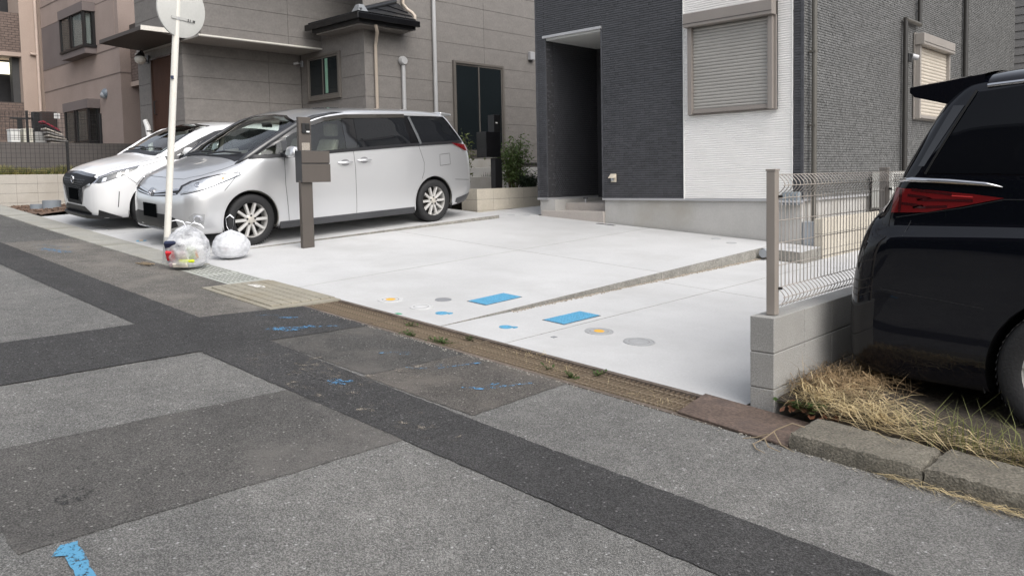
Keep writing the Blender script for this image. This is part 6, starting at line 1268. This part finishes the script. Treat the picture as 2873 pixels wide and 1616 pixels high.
for k in range(9000):
    x, y = R_.uniform(-20.0,-19.4), R_.uniform(4.2,6.9); hh = R_.uniform(.10,.36)*(.5+.5*abs(mnoise.noise(Vector((y*2.5,1,0)))*2)); a = R_.uniform(0,6.28); d = Vector((math.cos(a),math.sin(a),0))*.012; t = Vector((R_.gauss(0,.09),R_.gauss(0,.09),hh)); (b if R_.random() < .65 else b2).add([Vector((x,y,1.68))-d, Vector((x,y,1.68))+d, Vector((x,y,1.68))+t], [(0,1,2)])
o = b.build('grass', GRASS, kind='stuff'); props(o, 'dry yellow grass behind the low black fence', 'grass'); o = b2.build('grass', GRASS2, kind='stuff'); props(o, 'green grass mixed into the verge behind the low fence', 'grass')
MB().slab([(-20.6,4),(-19.34,4),(-19.34,13),(-20.6,13)], lambda x, y: 1.68, 0, 2.0).build('verge', SOIL, kind='structure')
T = thing('terrace_wall', 'dark grey retaining wall behind the grass verge', 'wall', (-20.8,7,1.6)); MB().box(-20.95,-20.6,3.5,9.3,1.5,2.47).build('wall', mat('dark_render', (.105,.095,.09), .85, .1, 2), T); MB().box(-24.8,-20.951,3.5,9.3,1.5,2.46).build('terrace', MATS['dark_render'], T)
def clutter(nm, lab, cat, boxes, m): 
    T = thing(nm, lab, cat, (boxes[0][0], boxes[0][2], 2.47))
    for i, bx_ in enumerate(boxes): MB().box(*bx_).build('panel' if i else 'body', m, T, bevel=.01)
    return T
clutter('storage_box', 'white plastic box behind the high black fence', 'box', [(-22.2,-21.9,5.74,5.94,2.47,2.82),(-22.21,-21.89,5.73,5.95,2.82,2.85)], M_white); clutter('storage_box', 'wide white box leaning on the fence post', 'box', [(-22.2,-21.9,6.02,6.22,2.47,2.84),(-22.21,-21.89,6.01,6.23,2.84,2.87)], mat('box_cream', (.60,.58,.50), .6)); clutter('storage_box', 'low grey crate beside the stacked planks', 'crate', [(-22.2,-21.9,6.26,6.52,2.47,2.78),(-22.19,-21.91,6.27,6.51,2.78,2.80)], mat('crate_grey', (.34,.34,.33), .6))
clutter('dark_board', 'black board standing behind the white boxes', 'board', [(-22.5,-22.45,6.05,6.16,2.47,3.15),(-22.5,-22.45,5.9,6.35,3.13,3.17)], M_black); clutter('dark_cabinet', 'dark brown cabinet under the beige block wall', 'cabinet', [(-22.9,-22.6,6.62,6.98,2.47,3.36),(-22.59,-22.58,6.64,6.96,2.6,3.34)], mat('dark_brown', (.04,.025,.022), .5)); clutter('black_post_box', 'narrow black box with white tag beside the dark cabinet', 'box', [(-22.5,-22.3,6.36,6.50,2.47,3.32),(-22.295,-22.29,6.42,6.46,3.05,3.08)], M_black)
T = thing('notice', 'white paper notice hung right of the dark cabinet', 'notice', (-22,6.8,3.1)); MB().box(-22.02,-22.0,6.74,6.87,3.14,3.28).build('paper', M_white, T)
for k in range(3): MB().box(-21.999,-21.997,6.755,6.855,3.17+k*.032,3.18+k*.032).build('line', M_grey, T)
T = thing('notice_post', 'thin post holding the white paper notice', 'post', (-22.03,6.8,2.47)); MB().cyl((-22.04,6.8,2.47),(-22.04,6.8,3.3), .015, 6).build('pole', M_black, T); MB().box(-22.06,-22.03,6.76,6.84,2.462,2.475).build('foot', M_black, T)
pl = ['lowest', 'second', 'third', 'fourth', 'fifth', 'sixth', 'topmost']
for k in range(7):
    T = thing('plank', '%s of the stacked pale planks and cushions by the fence' % pl[k], 'plank', (-21.7,6.7,2.48+k*.055), group='stacked planks'); a = .05+.09*k
    MB().obox((-21.7,6.70-.03*k,2.51+k*.050+.02*k), (.35,.42,.038), Matrix.Rotation(-a*.9, 3, 'X')).build('board', [mat('plank_pale', (.46,.42,.37), .8, .15, 8), mat('plank_grey', (.26,.25,.24), .8, .15, 8)][k % 2] if k < 5 else mat('cushion_dark', (.03,.025,.03), .9) if k == 5 else mat('cushion_red', (.26,.03,.05), .9), T, bevel=.01)
T = thing('wrapped_parasol', 'white wrapped umbrella roll by the brown door', 'umbrella', (-17.85,7.35,1.9)); MB().tube([(-17.80,7.36,1.9),(-17.82,7.34,2.4),(-17.86,7.32,2.72),(-17.94,7.30,2.86)], [.05,.055,.06,.05], 10).build('roll', M_white, T, smooth=50)
for z in (2.35, 2.62): MB().lathe([(.062,-.012),(.064,0),(.062,.012)], 14, (-17.83,7.335,z)).build('strap', M_black, T)

# ================================================================== dry grass, weeds
def blades(b, n, region, zf, hr, bend, w, R_, lay=.5):
    for _ in range(n):
        x, y = region(R_); a = R_.uniform(0, 6.28); L = R_.uniform(*hr); z = zf(x, y); d = Vector((math.cos(a), math.sin(a), 0)); s = Vector((-d.y, d.x, 0))*w*R_.uniform(.6,1.3); e = R_.uniform(.15, 1.0)*lay; p0 = Vector((x,y,z)); p1 = p0+d*L*.45*e+Vector((0,0,L*.5*(1-e*.55))); p2 = p0+d*L*(.5+.5*e)*.95+Vector((0,0,L*(.9-.85*e)+R_.uniform(-.01,.02)))
        b.add([p0-s, p0+s, p1+s*.8, p1-s*.8, p2], [(0,1,2,3),(3,2,4)])
def mat_blades(b, n, region, zf, hr, w, R_, rise=.06, along=None):
    for _ in range(n):
        x, y = region(R_); L = R_.uniform(*hr); a = R_.gauss(0, .55)+(math.pi if R_.random() < .5 else 0) if along else R_.uniform(0, 6.28); d = Vector((math.cos(a), math.sin(a)*.8-.12, 0)); s = Vector((-d.y, d.x, .3))*w*R_.uniform(.6,1.4); p0 = Vector((x,y,zf(x,y)+R_.uniform(0,rise)*.6)); k = R_.uniform(-.2,.9)*rise; p1 = p0+d*L*.5+Vector((0,0,k+.01)); p2 = p0+d*L+Vector((R_.uniform(-.02,.02),R_.uniform(-.02,.02),R_.uniform(-.25,.7)*rise-.01))
        b.add([p0-s, p0+s, p1+s*.9, p1-s*.9, p2], [(0,1,2,3),(3,2,4)])
R_ = random.Random(77); STRAW = leaf_mat('straw', (.52,.42,.24), .2); STRAW2 = leaf_mat('straw_brown', (.33,.235,.13), .2); WEED = leaf_mat('weed_green', (.20,.215,.075), .35)
def vz(x, y): return zg(x)+.05+.035*max(0, min(1, (y-3.95)/.2))+max(0, .05-.12*abs(x+1.75))*max(0, min(1, (y-4.0)/.3))
MB().slab([(-1.64,3.985),(3,3.985),(3,16),(-1.93,16),(-1.93,4.12),(-1.66,4.09)], lambda x, y: vz(x, y)-.015+.012*mnoise.noise(Vector((x*6,y*6,0))), 0, .10).build('verge', mat('dry_soil', (.05,.040,.030), .95, .35, 8, .3, 40, .9, 30), kind='structure', smooth='all', weld=True)
b = MB(); mat_blades(b, 900, lambda R_: (-1.78+2.6*R_.random()**1.1, 4.03+abs(R_.gauss(0,.070))), vz, (.10,.34), .0020, R_, .06, True); mat_blades(b, 420, lambda R_: (R_.uniform(-1.85,-1.30), 4.12+abs(R_.gauss(0,.12))), vz, (.10,.30), .0020, R_, .06); o = b.build('dry_grass', STRAW, kind='stuff'); props(o, 'pale dry straw matted along the kerb under the black minivan', 'grass')
b = MB(); mat_blades(b, 1300, lambda R_: (R_.uniform(-1.93,-1.55), 4.25+abs(R_.gauss(0,.50))), vz, (.08,.26), .0017, R_, .05); blades(b, 70, lambda R_: (R_.uniform(-1.9,-1.4), 4.3+abs(R_.gauss(0,.2))), vz, (.10,.24), 0, .0016, R_, .6); o = b.build('dry_grass', STRAW2, kind='stuff'); props(o, 'brown dry grass heaped against the block wall behind the black minivan', 'grass')
b = MB(); blades(b, 240, lambda R_: (-1.35+1.8*R_.random()**.8, 4.02+abs(R_.gauss(0,.08))), vz, (.08,.26), 0, .0018, R_, .8); blades(b, 110, lambda R_: (R_.choice((-1.12,-1.02,-.93,-.80,-.72,-.5))+R_.gauss(0,.03), 4.05+abs(R_.gauss(0,.05))), vz, (.15,.34), 0, .0020, R_, .6); o = b.build('green_weeds', WEED, kind='stuff'); props(o, 'thin green grass blades rising from the straw by the kerb', 'grass')
def leafy(lab, c, n, sp, L, W, m, seed):
    R_ = random.Random(seed); T = thing('weed', lab, 'weed', c, group='weeds in the gutter'); b = MB(); s_ = MB()
    for _ in range(n):
        a = R_.uniform(0,6.28); d = Vector((math.cos(a),math.sin(a),R_.uniform(.1,.7))).normalized(); p = Vector(c)+Vector((R_.gauss(0,sp),R_.gauss(0,sp*.5),R_.uniform(0,.03))); s = d.cross(Vector((0,0,1))).normalized()*W; b.add([p, p+d*L*.5+s, p+d*L, p+d*L*.5-s], [(0,1,2,3)]); s_.tube([Vector(c), p], .0012, 4)
    b.build('leaves', m, T, kind='stuff'); s_.build('stems', m, T); return T
for i, (x, y, n, sp) in enumerate(((-4.62,3.74,60,.05),(-4.30,3.78,70,.07),(-4.22,3.98,26,.03),(-3.12,3.80,42,.035),(-3.05,3.97,26,.05),(-4.85,3.95,30,.05),(-3.35,3.84,14,.03))):
    leafy(['dark green weed tuft in the second grate', 'widest green weed patch, spilling over the gutter edge', 'small green sprig on the drive side of the gutter', 'bright broad-leaved weed on the grate by the steel plate', 'trailing green weed under the drive edge', 'thin weed between the bars near the green marker', 'tiny weed left of the bright broad-leaved one'][i], (x,y,zg(x)-.004), int(n*.6), sp*.8, .028, .009, leaf_mat('gutter_weed', (.075,.12,.03)), 30+i)
leafy('ivy-like green leaves under the straw by the block wall', (-1.72,4.07,vz(-1.72,4.07)), 60, .06, .04, .016, leaf_mat('ivy_leaf', (.06,.11,.03)), 55)
b = MB(); R_ = random.Random(5)
for (x, y, n) in ((-3.65,3.98,30),(-3.25,3.86,26),(-2.45,3.8,12),(-2.75,3.9,7)):
    mat_blades(b, n, lambda R_: (x+R_.gauss(0,.09), min(4.06,max(3.7,y+R_.gauss(0,.05)))), lambda a, c: zg(a)+.004, (.03,.10), .0010, R_, .02)
o = b.build('straw_litter', STRAW, kind='stuff'); props(o, 'wisps of dry straw lying on the gutter grates', 'straw')
T = thing('dead_root', 'dry forked root lying by the corner of the kerb stone', 'root', (-1.72,3.62,zg(-1.72))); b = MB()
z_ = zg(-1.7)+.012
for P in ([(-1.60,3.72,z_+.09),(-1.66,3.71,z_+.10),(-1.73,3.69,z_+.06),(-1.77,3.64,z_+.02),(-1.80,3.58,z_)], [(-1.76,3.66,z_+.04),(-1.82,3.66,z_+.01),(-1.88,3.63,z_)], [(-1.77,3.64,z_+.02),(-1.72,3.58,z_+.005),(-1.65,3.56,z_)], [(-1.80,3.58,z_+.004),(-1.76,3.53,z_),(-1.70,3.50,z_)], [(-1.74,3.68,z_+.05),(-1.68,3.63,z_+.01),(-1.60,3.60,z_)]): MB().tube(P, [.0032]*(len(P)-1)+[.0015], 6).build('branch', mat('dry_root', (.28,.22,.145), .85), T, smooth=50)
b = MB(); mat_blades(b, 420, lambda R_: (R_.uniform(-1.25,.4), 3.645-abs(R_.gauss(0,.010))), lambda a, c: zg(a)+.008, (.05,.20), .0011, R_, .012, True); o = b.build('straw_litter', STRAW, kind='stuff'); props(o, 'dry straw swept along the foot of the kerb stones', 'straw')
b = MB(); R_ = random.Random(12)
for k in range(60): x = R_.uniform(-1.85,-1.55); y = R_.uniform(4.0,4.12); p = Vector((x,y,vz(x,y)+.01)); d = Vector((R_.uniform(-1,1),R_.uniform(-1,1),R_.uniform(0,.5)))*.02; s = Vector((-d.y,d.x,.004)); b.add([p-d, p+s*.7, p+d, p-s*.7], [(0,1,2,3)])
o = b.build('dead_leaves', leaf_mat('dead_leaf', (.13,.055,.03), .1), kind='stuff'); props(o, 'few brown dead leaves at the corner of the steel plate', 'leaves')

# ================================================================== across the road, behind the viewpoint (unseen house and hedge, added for the car reflections)
oh = thing('reflection_house', 'brown two-storey house across the road, unseen, added for reflections in the black minivan', 'house', (-2, -8, .2))
OW = mat('opposite_wall', (.075,.062,.054), .85, .1)
MB().box(-9, 7, -14, -7.0, -.4, 6.2).build('wall', OW, oh); MB().prism([(-9.6,-14.6,6.2),(7.6,-14.6,6.2),(7.6,-6.4,6.2),(-9.6,-6.4,6.2)], [(-6,-10.6,8.2),(4,-10.6,8.2),(4,-10.4,8.2),(-6,-10.4,8.2)]).build('roof', M_dkmetal, oh)
for x in (-7.2, -3.2, 1.0, 4.6):
    for z in (.9, 3.9): wq = MB().box(x, x+1.7, -7.0, -6.95, z, z+1.3).build('window', M_taupe, oh); MB().box(x+.06, x+1.64, -6.949, -6.94, z+.06, z+1.24).build('pane', M_glassdk, wq)
hd = thing('hedge', 'clipped dark green hedge across the road, unseen, added for reflections in the black minivan side', 'hedge', (-1, -4.6, .1)); bq = MB(); R_ = random.Random(3)
for k in range(5200): leaves(bq, Vector((R_.uniform(-9,8), -4.6+R_.uniform(-.45,.45), R_.uniform(.1,1.9))), 1, .03, .12, .04, R_)
MB().box(-9, 8, -4.9, -4.3, -.4, 1.7).build('trunk_mass', mat('hedge_core', (.02,.028,.014), .9), hd); bq.build('foliage', leaf_mat('hedge_leaf', (.05,.08,.025)), hd, kind='stuff')
